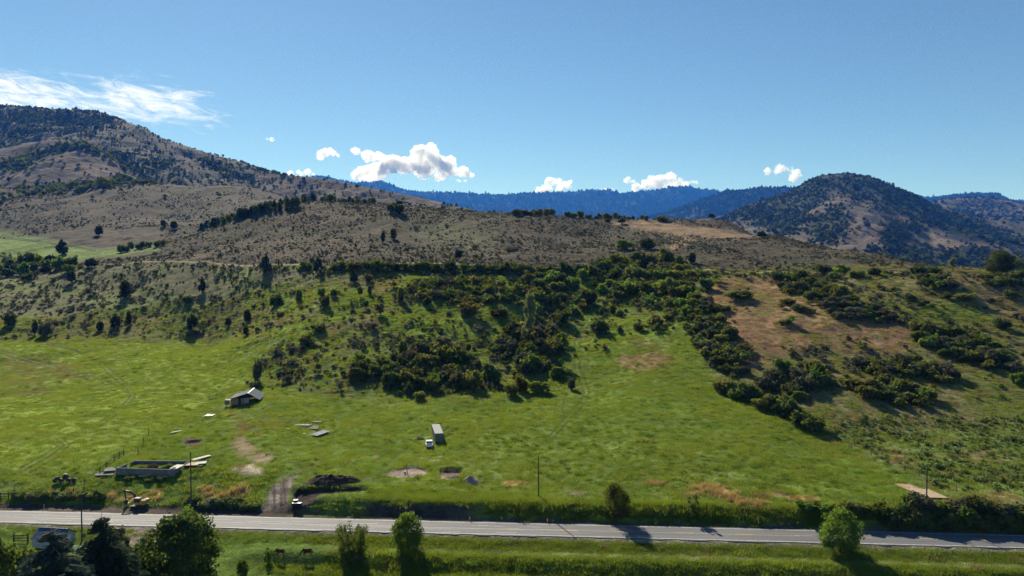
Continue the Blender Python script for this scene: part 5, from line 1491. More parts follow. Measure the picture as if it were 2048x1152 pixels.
# ------------------------------------------------------------------ things on the land
def mpp(p): return math.sqrt(p[1] ** 2 + p[0] ** 2 * .0 + (p[2] - CAM_Z) ** 2) / FPX
M_STEEL = simple('container_paint', (0.15, 0.165, 0.155), .75, .2, .15, 1.2, dirt=(.16, .11, .08), dirt_amt=.35)
M_STEELT = simple('container_roof_paint', (0.27, 0.275, 0.275), .8, .15, .1, .8, dirt=(.25, .2, .16), dirt_amt=.3)
M_DARK = simple('dark_rubber', (0.018, 0.018, 0.019), .8, .3, .2, 3)
M_GLASS = simple('dark_glass', (0.012, 0.014, 0.017), .08, .6, .1, 1)
M_WHITE = simple('white_paint', (0.72, 0.73, 0.74), .35, .5, .05, 1)
M_RED = simple('red_lens', (0.35, 0.02, 0.02), .3, .5, .1, 1)
M_METAL = simple('bare_metal', (0.16, 0.16, 0.16), .6, .3, .2, 3)
M_CONC = simple('old_concrete', (0.20, 0.195, 0.19), .95, .1, .25, 1.3, bump=.03, dirt=(.13, .12, .10), dirt_amt=.7, dscale=.6)
M_WOODG = simple('grey_wood', (0.20, 0.18, 0.16), .95, .1, .35, 3)
M_WOODD = simple('dark_wood', (0.065, 0.052, 0.043), .95, .1, .4, 3)
M_PLY = simple('plywood', (0.36, 0.27, 0.185), .8, .2, .15, 1.5)
M_PLYW = simple('white_board', (0.46, 0.44, 0.41), .8, .2, .12, 1.2)
M_TANW = simple('tan_siding', (0.27, 0.185, 0.12), .9, .15, .3, 2.5)
M_ROOFB = simple('blue_grey_tin', (0.085, 0.118, 0.135), .7, .2, .2, 1.0, metal=.0, dirt=(.2, .17, .15), dirt_amt=.3)
M_ROOFG = simple('weathered_tin', (0.15, 0.147, 0.145), .75, .2, .3, 1.0)
M_BLUE = simple('blue_metal_roof', (0.05, 0.085, 0.16), .6, .25, .15, .8)
M_SIDING = simple('pale_siding', (0.42, 0.41, 0.40), .8, .2, .1, 1)
M_YEL = simple('machine_yellow', (0.52, 0.30, 0.045), .5, .4, .18, 1.5, dirt=(.15, .11, .07), dirt_amt=.5)
M_BLK = simple('machine_black', (0.03, 0.03, 0.03), .6, .4, .3, 3)
M_ORANGE = simple('safety_orange', (0.75, 0.12, 0.025), .6, .3, .08, 2)
M_SOIL = simple('dark_soil', (0.040, 0.031, 0.026), 1, .05, .5, .9, bump=.25, dirt=(.10, .08, .06), dirt_amt=.5, dscale=1.5)
M_GRAVEL = simple('gravel', (0.20, 0.168, 0.138), 1, .05, .35, 3, bump=.08)
M_SAND = simple('sand', (0.36, 0.28, 0.19), 1, .05, .2, 3, bump=.05)
M_SIGNY = simple('sign_yellow', (0.62, 0.40, 0.03), .5, .3, .05, 1)
M_POLE = simple('creosote_pole', (0.085, 0.064, 0.05), .95, .1, .35, 2)
M_RUST = simple('rusty_steel', (0.16, 0.065, 0.035), .9, .2, .4, 3)

def at(px, py):
    return Vector(hit(px, py))

# ---- shipping container
def container():
    p = at(878.3, 886)
    e = empty('shipping_container', p + Vector((0, 0, .02)), math.radians(11.0), 'long grey shipping container standing in the green field behind the pickup', 'container')
    L, W, H = 12.19, 2.44, 2.8
    def corr(length, n, h, depth=.045):
        m = bmesh.new(); row = []
        for k in range(n * 4 + 1):
            u = -length / 2 + length * k / (n * 4)
            d = depth if (k % 4) in (1, 2) else 0
            row.append((m.verts.new((u, d, .16)), m.verts.new((u, d, h - .12))))
        for a, b in zip(row[:-1], row[1:]): m.faces.new((a[0], b[0], b[1], a[1]))
        me = bpy.data.meshes.new('side_wall'); m.to_mesh(me); m.free(); return me
    side = corr(L - .2, 42, H); end = corr(W - .16, 8, H)
    for s in (-1, 1):
        o = link('side_wall', side, M_STEEL, e); o.location = (s * (W / 2 - .06), L / 2, 0); o.rotation_euler = (0, 0, math.pi / 2 * s)
    o = link('end_wall', end, M_STEEL, e); o.location = (0, L - .06, 0)
    MB().box((0, L / 2, H - .06), (W - .02, L - .02, .06)).build('roof', M_STEELT, e)
    fr = MB()
    for x in (-1, 1):
        for y in (.08, L - .08): fr.box((x * (W / 2 - .08), y, H / 2), (.16, .16, H))
        fr.box((x * (W / 2 - .06), L / 2, .09), (.10, L - .33, .16)); fr.box((x * (W / 2 - .05), L / 2, H - .155), (.09, L - .33, .12))
    for y in (.06, L - .06):
        fr.box((0, y, .09), (W - .33, .11, .16)); fr.box((0, y, H - .165), (W - .33, .11, .14))
    fr.build('frame', M_STEEL, e)
    MB().box((0, L / 2, .15), (W - .1, L - .2, .06)).build('floor', M_WOODD, e)
    for s in (-1, 1):
        d = MB(); d.box((s * .53, .07, H / 2), (1.04, .05, H - .42))
        for k in range(4): d.box((s * .53, .035, .5 + k * .58), (.94, .03, .34))
        dr = d.build('door', M_STEEL, e)
        for xx in (.28, .78):
            MB().tube((s * xx, -.01, .16), (s * xx, -.01, H - .2), .022, seg=6).build('lock_rod', M_METAL, dr)
            MB().box((s * xx, -.015, 1.15), (.22, .03, .05)).build('handle', M_METAL, dr)
    MB().box((-1.35, 3.2, .25), (.25, .5, .5), .2).build('side_box', M_RUST, e)
container()

# ---- white pickup seen from behind
def pickup():
    p = at(859.2, 898)
    e = empty('pickup_truck', p, math.radians(9), 'white pickup truck parked nose-away beside the grey container', 'truck')
    W = 1.95
    b = MB()
    b.box((0, 2.75, .62), (W, 5.4, .46), bev=.08)
    b.box((0, 4.75, .90), (W - .12, 1.35, .24), bev=.09)
    b.build('body', M_WHITE, e, True)
    bed = MB()
    for s in (-1, 1): bed.box((s * (W / 2 - .07), .95, .98), (.13, 1.75, .40), bev=.03)
    bed.box((0, 1.86, 1.0), (W - .28, .07, .42)); bed.build('bed_wall', M_WHITE, e)
    MB().box((0, .95, .862), (W - .28, 1.72, .02)).build('bed_floor', M_BLK, e)
    tg = MB().box((0, .06, .90), (W - .28, .07, .54), bev=.02).build('tailgate', M_WHITE, e)
    MB().box((0, .015, 1.02), (.28, .02, .07)).build('handle', M_BLK, tg)
    cab = MB()
    cab.prism([(1.9, .84), (4.35, .84), (4.35, 1.06), (3.75, 1.72), (3.5, 1.78), (2.15, 1.78), (1.98, 1.72), (1.92, 1.1)], -W / 2 + .09, W / 2 - .09)
    me = cab.mesh('cab')
    me.transform(Matrix.Rotation(math.pi / 2, 4, 'Z') @ Matrix.Scale(-1, 4, (0, 1, 0)))
    cabo = link('cab', me, M_WHITE, e)
    MB().box((0, 1.925, 1.42), (1.42, .03, .42), rx=-.1, bev=.02).build('rear_window', M_GLASS, cabo)
    for s in (-1, 1):
        for y0, y1 in ((2.2, 2.9), (3.0, 3.72)):
            MB().box((s * (W / 2 - .085), (y0 + y1) / 2, 1.43), (.02, y1 - y0, .40)).build('side_window', M_GLASS, cabo)
        MB().box((s * 1.06, 3.75, 1.2), (.18, .08, .16)).build('mirror', M_BLK, cabo)
        MB().box((s * (W / 2 - .10), .0, .95), (.13, .05, .38)).build('tail_light', M_RED, e)
        for y in (1.05, 4.5):
            w = MB().tube((s * (W / 2 - .24), y, .38), (s * (W / 2 + .01), y, .38), .38, seg=20).build('wheel', M_DARK, e)
            MB().tube((s * (W / 2 - .02), y, .38), (s * (W / 2 + .02), y, .38), .2, seg=14).build('rim', M_METAL, w)
    MB().box((0, -.06, .55), (W - .1, .14, .18), bev=.03).build('bumper', M_METAL, e)
    MB().box((0, 4.13, 1.42), (1.5, .03, .72), rx=.72).build('windscreen', M_GLASS, cabo)
pickup()

# ---- old barn with a tin roof
def barn():
    p = at(487, 809)
    e = empty('old_barn', (p.x, p.y, p.z - .05), math.radians(9), 'small old barn with blue-grey tin gable roof at the foot of the knoll', 'barn')
    L = 9.5; xl, xr, xm = -4.1, 3.3, 1.6
    hl, hr, hm = 2.3, 1.5, 3.9
    wl = MB()
    for k, x in enumerate(np.arange(xl + .15, .2, .3)):
        if -1.75 < x < -.75: continue
        wl.box((x, .05 + .01 * (k % 2), hl / 2 - .02), (.29, .05, hl - .05 * (k % 3)))
    wl.build('front_wall', M_TANW, e)
    MB().box((-1.25, .12, 1.0), (.95, .04, 1.95)).build('door', M_BLK, e)  # black panel in the plank gap, standing in for the dark door opening
    MB().box((1.0, -.02, 1.05), (1.6, .05, 1.95)).build('grey_panel', simple('grey_sheet', (.27, .28, .29), .6, .3, .2, 1), e)
    sw = MB()
    for k, y in enumerate(np.arange(.3, L, .32)): sw.box((xl, y, hl / 2 - .05), (.05, .30, hl - .1))
    sw.build('side_wall', M_WOODG, e)
    MB().box((-.4, L - .1, 1.15), (7.3, .08, 2.3)).build('back_wall', M_WOODD, e)
    for x, y in ((3.1, .15), (3.1, 3.2), (3.1, 6.2), (3.1, 9.2), (1.9, .2), (1.9, 9.2)):
        MB().box((x, y, .8), (.16, .16, 1.6 if x > 2.5 else 3.4)).build('post', M_WOODD, e)
    MB().box((1.0, .1, 2.35), (4.6, .1, .14)).box((1.6, .12, 3.0), (.12, .1, 1.5)).box((.6, .1, 2.9), (2.3, .08, .10), ry=-.5).build('gable_truss', M_WOODD, e)
    def slope(name, x0, z0, x1, z1, mat, y0, y1, n):
        ang = math.atan2(z1 - z0, x1 - x0); ln = math.hypot(x1 - x0, z1 - z0)
        for k in range(n):
            yy = y0 + (y1 - y0) * (k + .5) / n; wdt = (y1 - y0) / n
            m = MB().box(((x0 + x1) / 2, yy, (z0 + z1) / 2 + .02 * (k % 2)), (ln, wdt + .04, .03), ry=-ang)
            m.box(((x0 + x1) / 2, yy - wdt / 2, (z0 + z1) / 2 + .045), (ln, .05, .06), ry=-ang)
            m.build(name, mat if not (name == 'roof_sheet' and k == -1) else M_ROOFG, e)
    slope('roof_sheet', xm, hm, 5.4, 1.55, M_ROOFB, -.5, L + .3, 10)
    slope('roof_sheet', -2.2, 2.72, xm, hm, M_ROOFB, -.5, L + .3, 10)
    slope('old_roof_sheet', xl - .5, 2.15, -2.2, 2.72, M_ROOFG, -.4, L + .1, 9)
    MB().box((xm, L / 2, hm + .08), (.42, L + .9, .06)).build('ridge_cap', M_WHITE, e)
    an = MB()
    for k, x in enumerate(np.arange(-6.1, -4.5, .32)): an.box((x, .6, .75), (.3, .05, 1.5))
    an.box((-6.2, 1.8, .75), (.05, 2.4, 1.5)); an.build('annex_wall', M_WOODG, e)
    MB().box((-5.35, 1.8, 1.55), (1.9, 2.7, .06), ry=.08).build('annex_roof', M_ROOFG, e)
    MB().box((-2.6, L + .6, 2.2), (2.0, .8, 1.0)).build('rear_shed', M_WOODG, e)
barn()

# ---- concrete foundation
def foundation():
    FL, FR, BR, BL = at(233.5, 950), at(347.5, 954), at(379, 927), at(269, 928)
    z = (FL.z + FR.z + BR.z + BL.z) / 4 - .15
    c = (FL + FR + BR + BL) / 4
    e = empty('concrete_foundation', (c.x, c.y, z), 0, 'roofless grey concrete foundation walls enclosing weeds by the road', 'foundation')
    def seg(a, b, h, name='wall', t=.28, ext=0.0):
        a, b = Vector((a.x - c.x, a.y - c.y, 0)), Vector((b.x - c.x, b.y - c.y, 0))
        d = b - a
        o = MB().box((0, 0, (h - .3) / 2), (d.length + ext, t, h + .3)).build(name, M_CONC, e)
        o.location = (a + b) / 2; o.rotation_euler = (0, 0, math.atan2(d.y, d.x))
    h = 1.45
    seg(FL, FR, h, ext=.28)
    seg(BL, BR, h + .05, ext=.28)
    seg(FR + (BR - FR) * .02, FR + (BR - FR) * .42, h - .004); seg(FR + (BR - FR) * .66, FR + (BR - FR) * .985, h - .004)
    seg(FL + (BL - FL) * .02, FL + (BL - FL) * .55, h - .004); seg(FL + (BL - FL) * .78, FL + (BL - FL) * .985, h - .004)
    d = Vector((FR.x - c.x, FR.y - c.y, 0)); f = Vector((BR.x - FR.x, BR.y - FR.y, 0))
    q = d + f * .33 + Vector((-.5, 0, 0))
    o = MB().box((0, 0, 0), (2.0, 3.6, .05)).build('cover_sheet', M_PLYW, e); o.location = (q.x, q.y, h + .02); o.rotation_euler = (0, 0, math.atan2(f.y, f.x) - math.pi / 2)
    for k in range(6):
        q2 = d + f * (.03 + .03 * k) + Vector((-.35 - .2 * (k % 2), 0, 0))
        o = MB().box((0, 0, .12), (.5, .35, .24), rz=k).build('concrete_rubble', M_CONC, e); o.location = (q2.x, q2.y, h - .05)
    # dead and green weeds grown up inside
    rng = np.random.default_rng(5)
    return c, z, FL, FR, BR, BL
FC = foundation()
for k, (px, py, w, h, mt, lb) in enumerate(((285, 940, 20, 8, 'rabbit', 'green weed clump inside the concrete foundation, left'), (305, 937, 26, 9, 'grey', 'brown dead weed clump in the middle of the concrete foundation'), (336, 936, 18, 8, 'rabbit', 'green weed clump inside the concrete foundation, right'), (322, 940, 18, 6, 'grey', 'low brown weed clump inside the foundation near its front wall'),
        (262, 958, 26, 9, 'rabbit', 'pale weed clump against the left of the foundation front'), (300, 962, 24, 8, 'rabbit', 'pale weed clump before the foundation, middle'), (322, 961, 22, 9, 'mid', 'green weed clump before the foundation, right'))):
    plant_px(px, py, w, h, 'bush', mt, lb, 'weeds', 'weed_clump')

def sheet(px, py, sx, sy, rz, mat, name, label, cat, th=.06, lift=.12, group=None, rx=0.0):
    p = at(px, py)
    o = MB().box((0, 0, 0), (sx, sy, th), rx=rx, bev=.01).build(name, mat)
    o.location = (p.x, p.y, p.z + lift); o.rotation_euler = (0, 0, rz)
    return tag(o, label, cat, group)
sheet(403, 919, 1.3, 5.2, -.55, M_PLYW, 'board', 'long white board lying aslant beside the concrete foundation', 'board', lift=.55)
sheet(385, 931, 3.4, 3.0, .1, M_PLY, 'plywood_sheet', 'tan plywood sheet nearest the foundation corner', 'board', lift=.45)
sheet(402, 928, 2.6, 2.2, .3, M_PLYW, 'plywood_sheet', 'pale plywood sheet at the right of the board stack', 'board', lift=.38)
sheet(390, 932.5, 4.2, 2.2, .1, M_WOODD, 'pallet', 'dark pallet under the plywood sheets by the foundation', 'pallet', th=.3, lift=.15)
sheet(228, 939, 4.2, 3.4, .3, M_CONC, 'concrete_slab', 'upper of two flat concrete slabs left of the foundation', 'slab', th=.2, lift=.12)
sheet(211, 949, 4.6, 2.4, .1, M_CONC, 'concrete_slab', 'lower of two flat concrete slabs left of the foundation', 'slab', th=.2, lift=.12)
sheet(352, 865, 3.1, .75, 1.0, M_PLYW, 'board', 'single white board lying in the grass above the foundation', 'board', lift=.3)
sheet(629, 845.5, 4.2, .5, .02, M_PLYW, 'board', 'long pale plank behind the field lumber stacks', 'board', th=.1, lift=.35)
for k in range(3):
    sheet(626, 855 + k * 2.0, 3.5 - .1 * k, 1.0, .03, M_WOODG, 'board', ('back', 'middle', 'front')[k] + ' grey board of the small stack in the field', 'board', th=.12, lift=.3)
sheet(640, 868.5, 2.9, 6.5, -.38, simple('grey_tin', (.22, .22, .23), .85, .1, .45, .9), 'metal_sheet', 'large grey metal sheet lying in the field, right of the lumber', 'sheet', lift=.4)
p_ = at(605, 852)
e = empty('lumber_row', p_, 0, 'row of short white posts laid side by side in the field', 'lumber')
for k in range(11):
    MB().box((-2.0 + k * .42, 0, .35), (.2, 1.7 + .2 * math.sin(k * 2.1), .14), rz=-.35 + .06 * math.sin(k * 1.7)).build('post', M_PLYW, e)
for (px, py, rz, lb) in ((576, 859, .4, 'small white scrap left of the row of white posts'), (609, 869, -.3, 'tiny white scrap below the row of white posts')):
    sheet(px, py, .9, .4, rz, M_PLYW, 'scrap_board', lb, 'scrap', lift=.3)
def tarp():
    p = at(420, 832)
    n = 14; V = []
    for j in range(n):
        for i in range(n):
            x, y = (i / (n - 1) - .5) * 3.2, (j / (n - 1) - .5) * 3.6
            V.append((x + .2 * math.sin(y * 2), y, .30 + .28 * float(fbm(np.array([x * 1.2]), np.array([y * 1.2]), 3, 8)[0])))
    o = link('crumpled_tarp', grid_mesh('crumpled_tarp', np.array(V), n, n), simple('white_plastic', (.5, .49, .5), .6, .3, .1, 2))
    o.location = p; tag(o, 'crumpled white plastic sheet in the grass below the barn', 'tarp')
    md = o.modifiers.new('solid', 'SOLIDIFY'); md.thickness = .03
tarp()
def logs():
    p = at(385, 884)
    e = empty('wood_pile', p, .2, 'small heap of old logs and brush above the foundation', 'logs')
    r = random.Random(3)
    for k in range(13):
        x, y = r.uniform(-1.6, 1.6), r.uniform(-.8, .8); a = r.uniform(-.7, .7); ln = r.uniform(.8, 1.7)
        MB().tube((x - ln * math.cos(a), y - ln * math.sin(a), .15 + .13 * (k % 3)), (x + ln * math.cos(a), y + ln * math.sin(a), .25 + .17 * (k % 3)), .11, .08, 7).build('log', M_WOODD if k % 2 else M_WOODG, e)
logs()

# ---- tracked excavator
def excavator():
    p = at(281, 1015.5)
    e = empty('excavator', p, math.radians(172), 'yellow tracked excavator with raised black arm beside the road at the left', 'excavator')
    # local +x = forward (to the left in the picture)
    for s in (-1, 1):
        t = MB()
        pts = [(-1.55, .42), (-1.45, .14), (-1.2, .02), (1.2, .02), (1.45, .14), (1.55, .42), (1.4, .68), (1.15, .78), (-1.15, .78), (-1.4, .68)]
        t.prism(pts, s * 1.05 - .25, s * 1.05 + .25)
        tk = t.build('track', M_BLK, e)
        for x in (-1.15, -.55, .05, .6, 1.15): MB().tube((x, s * 1.05 - .27, .32), (x, s * 1.05 + .27, .32), .2, seg=12).build('roller', M_DARK, tk)
    MB().box((0, 0, .62), (1.3, 1.7, .35)).tube((0, 0, .75), (0, 0, 1.0), .62, seg=18).build('undercarriage', M_BLK, e)
    MB().box((1.75, 0, .35), (.16, 2.5, .55)).box((1.5, .5, .4), (.6, .14, .14)).box((1.5, -.5, .4), (.6, .14, .14)).build('dozer_blade', M_METAL, e)
    b = MB(); b.box((-.55, 0, 1.32), (2.2, 2.15, .55), bev=.08); b.box((-1.1, 0, 1.78), (1.1, 2.1, .5), bev=.14)
    h = b.build('house', M_YEL, e)
    MB().box((-1.1, .2, 2.045), (.9, 1.5, .02)).build('engine_cover', M_STEELT, h)
    MB().tube((-.95, -.6, 2.0), (-.95, -.6, 2.35), .06, seg=8).build('exhaust', M_BLK, h)
    cb = MB()
    for x in (-.35, .75):
        for y in (.18, 1.05): cb.box((x, y, 1.95), (.08, .08, 1.1))
    cb.build('cab_frame', M_BLK, e)
    cab = MB().box((.2, .61, 2.52), (1.28, 1.02, .09), bev=.03).build('cab_roof', M_PLYW, e)
    MB().box((.2, .61, 1.95), (1.05, .84, 1.02)).build('cab_glass', M_GLASS, cab)
    ar = MB()
    ar.prism([(.7, 1.3), (1.05, 1.25), (1.9, 2.75), (2.5, 3.25), (4.2, 3.65), (4.2, 3.92), (2.3, 3.68), (1.55, 3.1)], -.38, -.12)
    ar.build('boom', M_BLK, e)
    st = MB(); st.prism([(3.95, 4.05), (4.35, 3.95), (3.95, 1.55), (3.72, 1.5), (3.95, 3.4)], -.35, -.15); st.build('stick', M_BLK, e)
    bk = MB(); bk.prism([(3.6, 1.62), (4.0, 1.6), (4.15, 1.1), (3.95, .7), (3.45, .62), (3.15, .85), (3.6, 1.0)], -.65, .15); bk.build('bucket', M_BLK, e)
    MB().tube((1.1, -.25, 1.2), (2.2, -.25, 2.7), .07, seg=8).tube((2.4, -.25, 3.75), (4.1, -.25, 4.1), .06, seg=8).build('hydraulic_ram', M_METAL, e)
excavator()

# ---- utility poles
def pole(px, base, top, label, r=.16, arm=False):
    p = at(px, base)
    h = (base - top) * mpp(p) * 1.03
    e = empty('utility_pole', p, 0, label, 'pole', 'utility poles along the road')
    MB().tube((0, 0, -.4), (0, 0, h), r, r * .68, 10).build('pole', M_POLE, e)
    MB().tube((0, 0, h), (0, 0, h + .22), .05, .04, 8).tube((0, 0, h + .1), (0, 0, h + .2), .075, seg=8).build('insulator', M_METAL, e)
    MB().box((0, -r - .02, 1.8), (.06, .03, 3.4)).build('ground_wire_guard', M_METAL, e)
    if arm: MB().box((.1, -.25, h * .55), (.4, .4, .8), bev=.05).build('transformer', M_METAL, e)
pole(382.5, 1016, 913, 'wooden utility pole beside the concrete foundation and driveway')
pole(1077, 993, 918, 'bare utility pole in the middle of the meadow edge, shadow across the road')
pole(1853, 1007, 935, 'utility pole standing on the tan dirt pad at the right')
pole(164, 1080, 996, 'utility pole on the near side of the road behind the tall spruce')

# ---- orange roadside markers
def marker(px, py, label, lying=False):
    p = at(px, py)
    e = empty('traffic_marker', p + Vector((0, 0, .02)), 0, label, 'traffic marker', 'orange traffic markers on the road edge')
    MB().box((0, 0, .05), (.45, .45, .08), bev=.02).build('base', M_DARK, e)
    m = MB().tube((0, 0, .08), (0, 0, 1.02), .15, .08, 14).build('tube', M_ORANGE, e)
    for z in (.55, .8): MB().tube((0, 0, z), (0, 0, z + .1), .122 - .06 * (z - .5), .115 - .06 * (z - .5), 14).build('reflective_band', M_WHITE, m)
    if lying:
        e.rotation_euler = (0, math.radians(83), .3); e.location.z += .12
marker(939.5, 1043, 'left of two upright orange traffic markers on the far road edge')
marker(1095, 1046.5, 'right of two upright orange traffic markers on the far road edge, near the pole shadow')
marker(1305, 1049, 'orange traffic marker tipped over on the road edge beyond the tree shadow', True)
marker(286, 1017, 'orange traffic marker standing beside the excavator tracks')

# ---- lidded bins by the driveway
for (px, py, rz, lb) in ((589, 1017, .05, 'left front dark bin with white lid beside the driveway'), (598.5, 1017, -.1, 'right front dark bin with white lid beside the driveway'), (591.5, 1011, .1, 'dark bin with white lid standing behind the front two')):
    p = at(px, py)
    e = empty('lidded_bin', p, rz, lb, 'bin', 'dark bins with white lids')
    b = MB(); b.prism([(-.40, .08), (.40, .08), (.47, 1.25), (-.47, 1.25)], -.42, .42); b.build('body', M_DARK, e)
    MB().box((0, 0, 1.3), (1.02, .96, .09), rx=-.06, bev=.03).build('lid', M_WHITE, e)
    for s in (-1, 1): MB().tube((s * .3, .4, .12), (s * .38, .4, .12), .12, seg=12).build('wheel', M_BLK, e)

# ---- heaps of earth and gravel
def mound(px, py, wpx, hpx, mat, name, label, seed, dep=.8, rough=.22, peak=1.0, n=40):
    p = at(px, py); k = mpp(p)
    w, h = wpx * k, hpx * k * .9
    V = []
    for j in range(n):
        for i in range(n):
            u, v = (i / (n - 1) - .5) * 2, (j / (n - 1) - .5) * 2
            r = math.sqrt(u * u + v * v + .03) * (1 + .1 * math.sin(3 * math.atan2(v, u) + seed))
            f = max(0, 1 - r) ** peak
            nz = float(fbm(np.array([u * 4.0]), np.array([v * 4.0]), 4, seed)[0])
            nz2 = float(fbm(np.array([u * 1.6 + 5]), np.array([v * 1.6]), 2, seed + 3)[0])
            z = h * f * (1 + nz2 * .35) + rough * h * nz * smooth(0, .35, f) - .12 * (1 - smooth(0, .1, f))
            V.append((u * w / 2 * 1.1, v * w / 2 * dep, z))
    me = grid_mesh(name, np.array(V), n, n)
    o = link(name, me, mat); o.location = (p.x, p.y + w * dep * .35, p.z - .05)
    tag(o, label, 'mound')
mound(660, 969, 98, 17, M_SOIL, 'soil_heap', 'long heap of dark excavated soil beside the driveway', 4, .55, .35, .75, 70)
mound(941, 968, 40, 13.5, M_GRAVEL, 'gravel_heap', 'grey cone of gravel right of the square excavation', 8, .9, .12, 1.05, 60)
mound(905, 958, 30, 10, M_GRAVEL, 'gravel_heap', 'grey gravel heap inside the square excavation', 9, .9, .05, 1.0)
mound(843, 918, 11, 4, M_SAND, 'sand_heap', 'tiny tan sand heap in the grass behind the round excavation', 10, .9, .05)
mound(840, 880, 17, 4, M_SOIL, 'soil_heap', 'small dark soil heap left of the white pickup', 11, .9, .3)
mound(698, 983, 26, 3.5, M_SOIL, 'soil_heap', 'low soil ridge at the far end of the dark cut', 12, .8, .4)
# standpipe in the round excavation
p_ = at(815, 948)
e = empty('standpipe', p_, .1, 'thin dark standpipe standing in the round excavation', 'pipe')
MB().tube((0, 0, -.2), (-.25, .1, 2.4), .09, seg=8).build('pipe', M_BLK, e)
MB().tube((-.25, .1, 2.4), (.1, .1, 2.65), .07, seg=8).build('elbow', M_BLK, e)
MB().box((-.65, .2, .35), (.55, .35, .5), rz=.3).build('valve_box', M_PLYW, e)
# timber deck at the end of the tan pad
p_ = at(1888, 999)
e = empty('timber_deck', p_, math.radians(-6), 'low tan timber deck at the right end of the dirt pad', 'deck')
for k in range(12):
    MB().box((-1.6 - k * .12, .25 + k * .52, .34 + .006 * (k % 2)), (5.2, .49, .08)).build('plank', M_PLY, e)
MB().box((-1.6, .0, .14), (5.2, .10, .30)).build('fascia', M_WOODD, e)
for x in (-4, .8):
    for y in (.5, 5.5): MB().box((x - y * .2, y, .1), (.2, .2, .4)).build('post', M_WOODD, e)
# rusty post
p_ = at(1965, 1006)
e = empty('rusty_box_post', p_, 0, 'short rust-coloured box on a post above the dark hedge', 'post')
MB().box((0, 0, .45), (.18, .18, .9)).build('post', M_WOODD, e); MB().box((0, 0, 1.15), (.42, .36, .62), bev=.03).build('box', M_RUST, e)

# ---- fences
def fence(name, pts, h, label, mat, r=.05, wires=(0.45, .8, 1.1), rails=None, cat='fence', rmat=None, lean=.04, seed=0):
    rr = random.Random(seed)
    P = [Vector(p) for p in pts]
    e = empty(name, P[0], 0, label, cat)
    for p in P:
        q = p - P[0]; d = Vector((rr.uniform(-lean, lean), rr.uniform(-lean, lean), 1)) * h * rr.uniform(.88, 1.1)
        MB().tube(q - Vector((0, 0, .2)), q + d, r, r * .9, 7).build('post', mat, e)
    for a, b in zip(P[:-1], P[1:]):
        for w in wires:
            MB().tube(a - P[0] + Vector((0, 0, w)), b - P[0] + Vector((0, 0, w)), .008, seg=4, caps=False).build('wire', M_RUST, e)
        for w in (rails or ()):
            c = (a + b) / 2 - P[0] + Vector((0, -r - .03, w)); d = b - a
            MB().box(c, (d.length + .1, .05, .16), rz=math.atan2(d.y, d.x), ry=-math.atan2(d.z, math.hypot(d.x, d.y))).build('rail', rmat or mat, e)
xs = np.arange(-47, 118, 3.9)
fence('wire_fence', [(x, float(road_y(x)) - 7.3, gz(x, float(road_y(x)) - 7.3)) for x in xs], 1.25, 'thin post and wire fence along the near side of the road', M_WOODG, .04, seed=1)
fence('wire_fence', [at(*q) for q in ((1690, 884), (1710, 892), (1742, 911), (1778, 929), (1810, 943), (1838, 953), (1862, 963), (1898, 979), (1914, 984))], 1.5, 'leaning post and wire fence between the mown field and the scrub field', M_WOODD, .08, seed=2, lean=.12)
fence('old_fence', [at(*q) for q in ((200, 945), (213, 934), (229, 921), (239, 914), (247, 909))], 1.5, 'tumbledown dark wooden fence left of the concrete foundation', M_WOODD, .11, (), (.6, 1.1), seed=3, lean=.15)
fence('old_fence', [at(*q) for q in ((277, 907), (288, 886), (297, 868))], 1.6, 'three old fence posts climbing the hay meadow behind the foundation', M_WOODD, .1, (.6, 1.1), seed=4, lean=.1)
fence('barn_fence', [at(*q) for q in ((418, 800), (432, 794), (445, 788), (455, 784))], 1.3, 'broken wooden fence in the weeds left of the barn', M_WOODG, .1, (), (.9,), seed=5, lean=.2)
fence('wooden_gate', [at(1, 999), at(17, 999)], 1.7, 'dark wooden gate at the left edge on the far side of the road', M_WOODD, .12, (), (.4, .8, 1.2, 1.5), cat='gate', seed=6, lean=.01)
fence('rail_fence', [at(28, 1085), at(56, 1084)], 1.9, 'dark wooden rail gate on the lawn left of the small shed', M_WOODD, .16, (), (.4, .95, 1.5), cat='gate', seed=7, lean=.01)
fence('white_fence', [at(148, 1100), at(178, 1101)], 1.0, 'white rail fence glimpsed between the two spruces', M_WHITE, .07, (), (.4, .8), seed=8, lean=.01)
fence('white_fence', [at(255, 1100), at(272, 1101)], 1.0, 'white rail fence glimpsed right of the taller spruce', M_WHITE, .07, (), (.4, .8), seed=9, lean=.01)
fence('white_fence', [at(408, 1141), at(430, 1141)], .9, 'white rails showing beside the big dark leafy tree at the bottom', M_WHITE, .05, (), (.4, .8), seed=10, lean=.01)
fence('field_posts', [at(310, 975), at(147, 987), at(169, 968)][1:], 1.4, 'pair of weathered posts near the old machinery', M_WOODD, .09, (), seed=11)

# ---- road signs
p_ = at(100.5, 1007)
e = empty('road_sign', p_, math.radians(70), 'small yellow diamond road sign at the far roadside, left', 'sign')
MB().tube((0, 0, -.2), (0, 0, 2.3), .04, seg=8).build('post', M_METAL, e); MB().box((0, -.05, 1.95), (.62, .02, .62), ry=math.pi / 4).build('sign_plate', M_SIGNY, e)
p_ = at(88, 1019)
e = empty('marker_post', p_, 0, 'slim white marker post on the dirt shoulder near the yellow sign', 'post')
MB().tube((0, 0, -.1), (0, 0, 1.2), .05, seg=8).build('post', M_WHITE, e); MB().box((0, -.06, 1.05), (.12, .02, .2)).build('reflector', M_METAL, e)
p_ = at(397, 1019)
e = empty('mailbox', p_, math.radians(10), 'white mailbox on a post at the roadside by the pale brush', 'mailbox')
MB().box((0, 0, .5), (.1, .1, 1.1)).build('post', M_WOODG, e); MB().box((-.05, 0, 1.02), (.95, .4, .06)).build('shelf', M_PLYW, e)
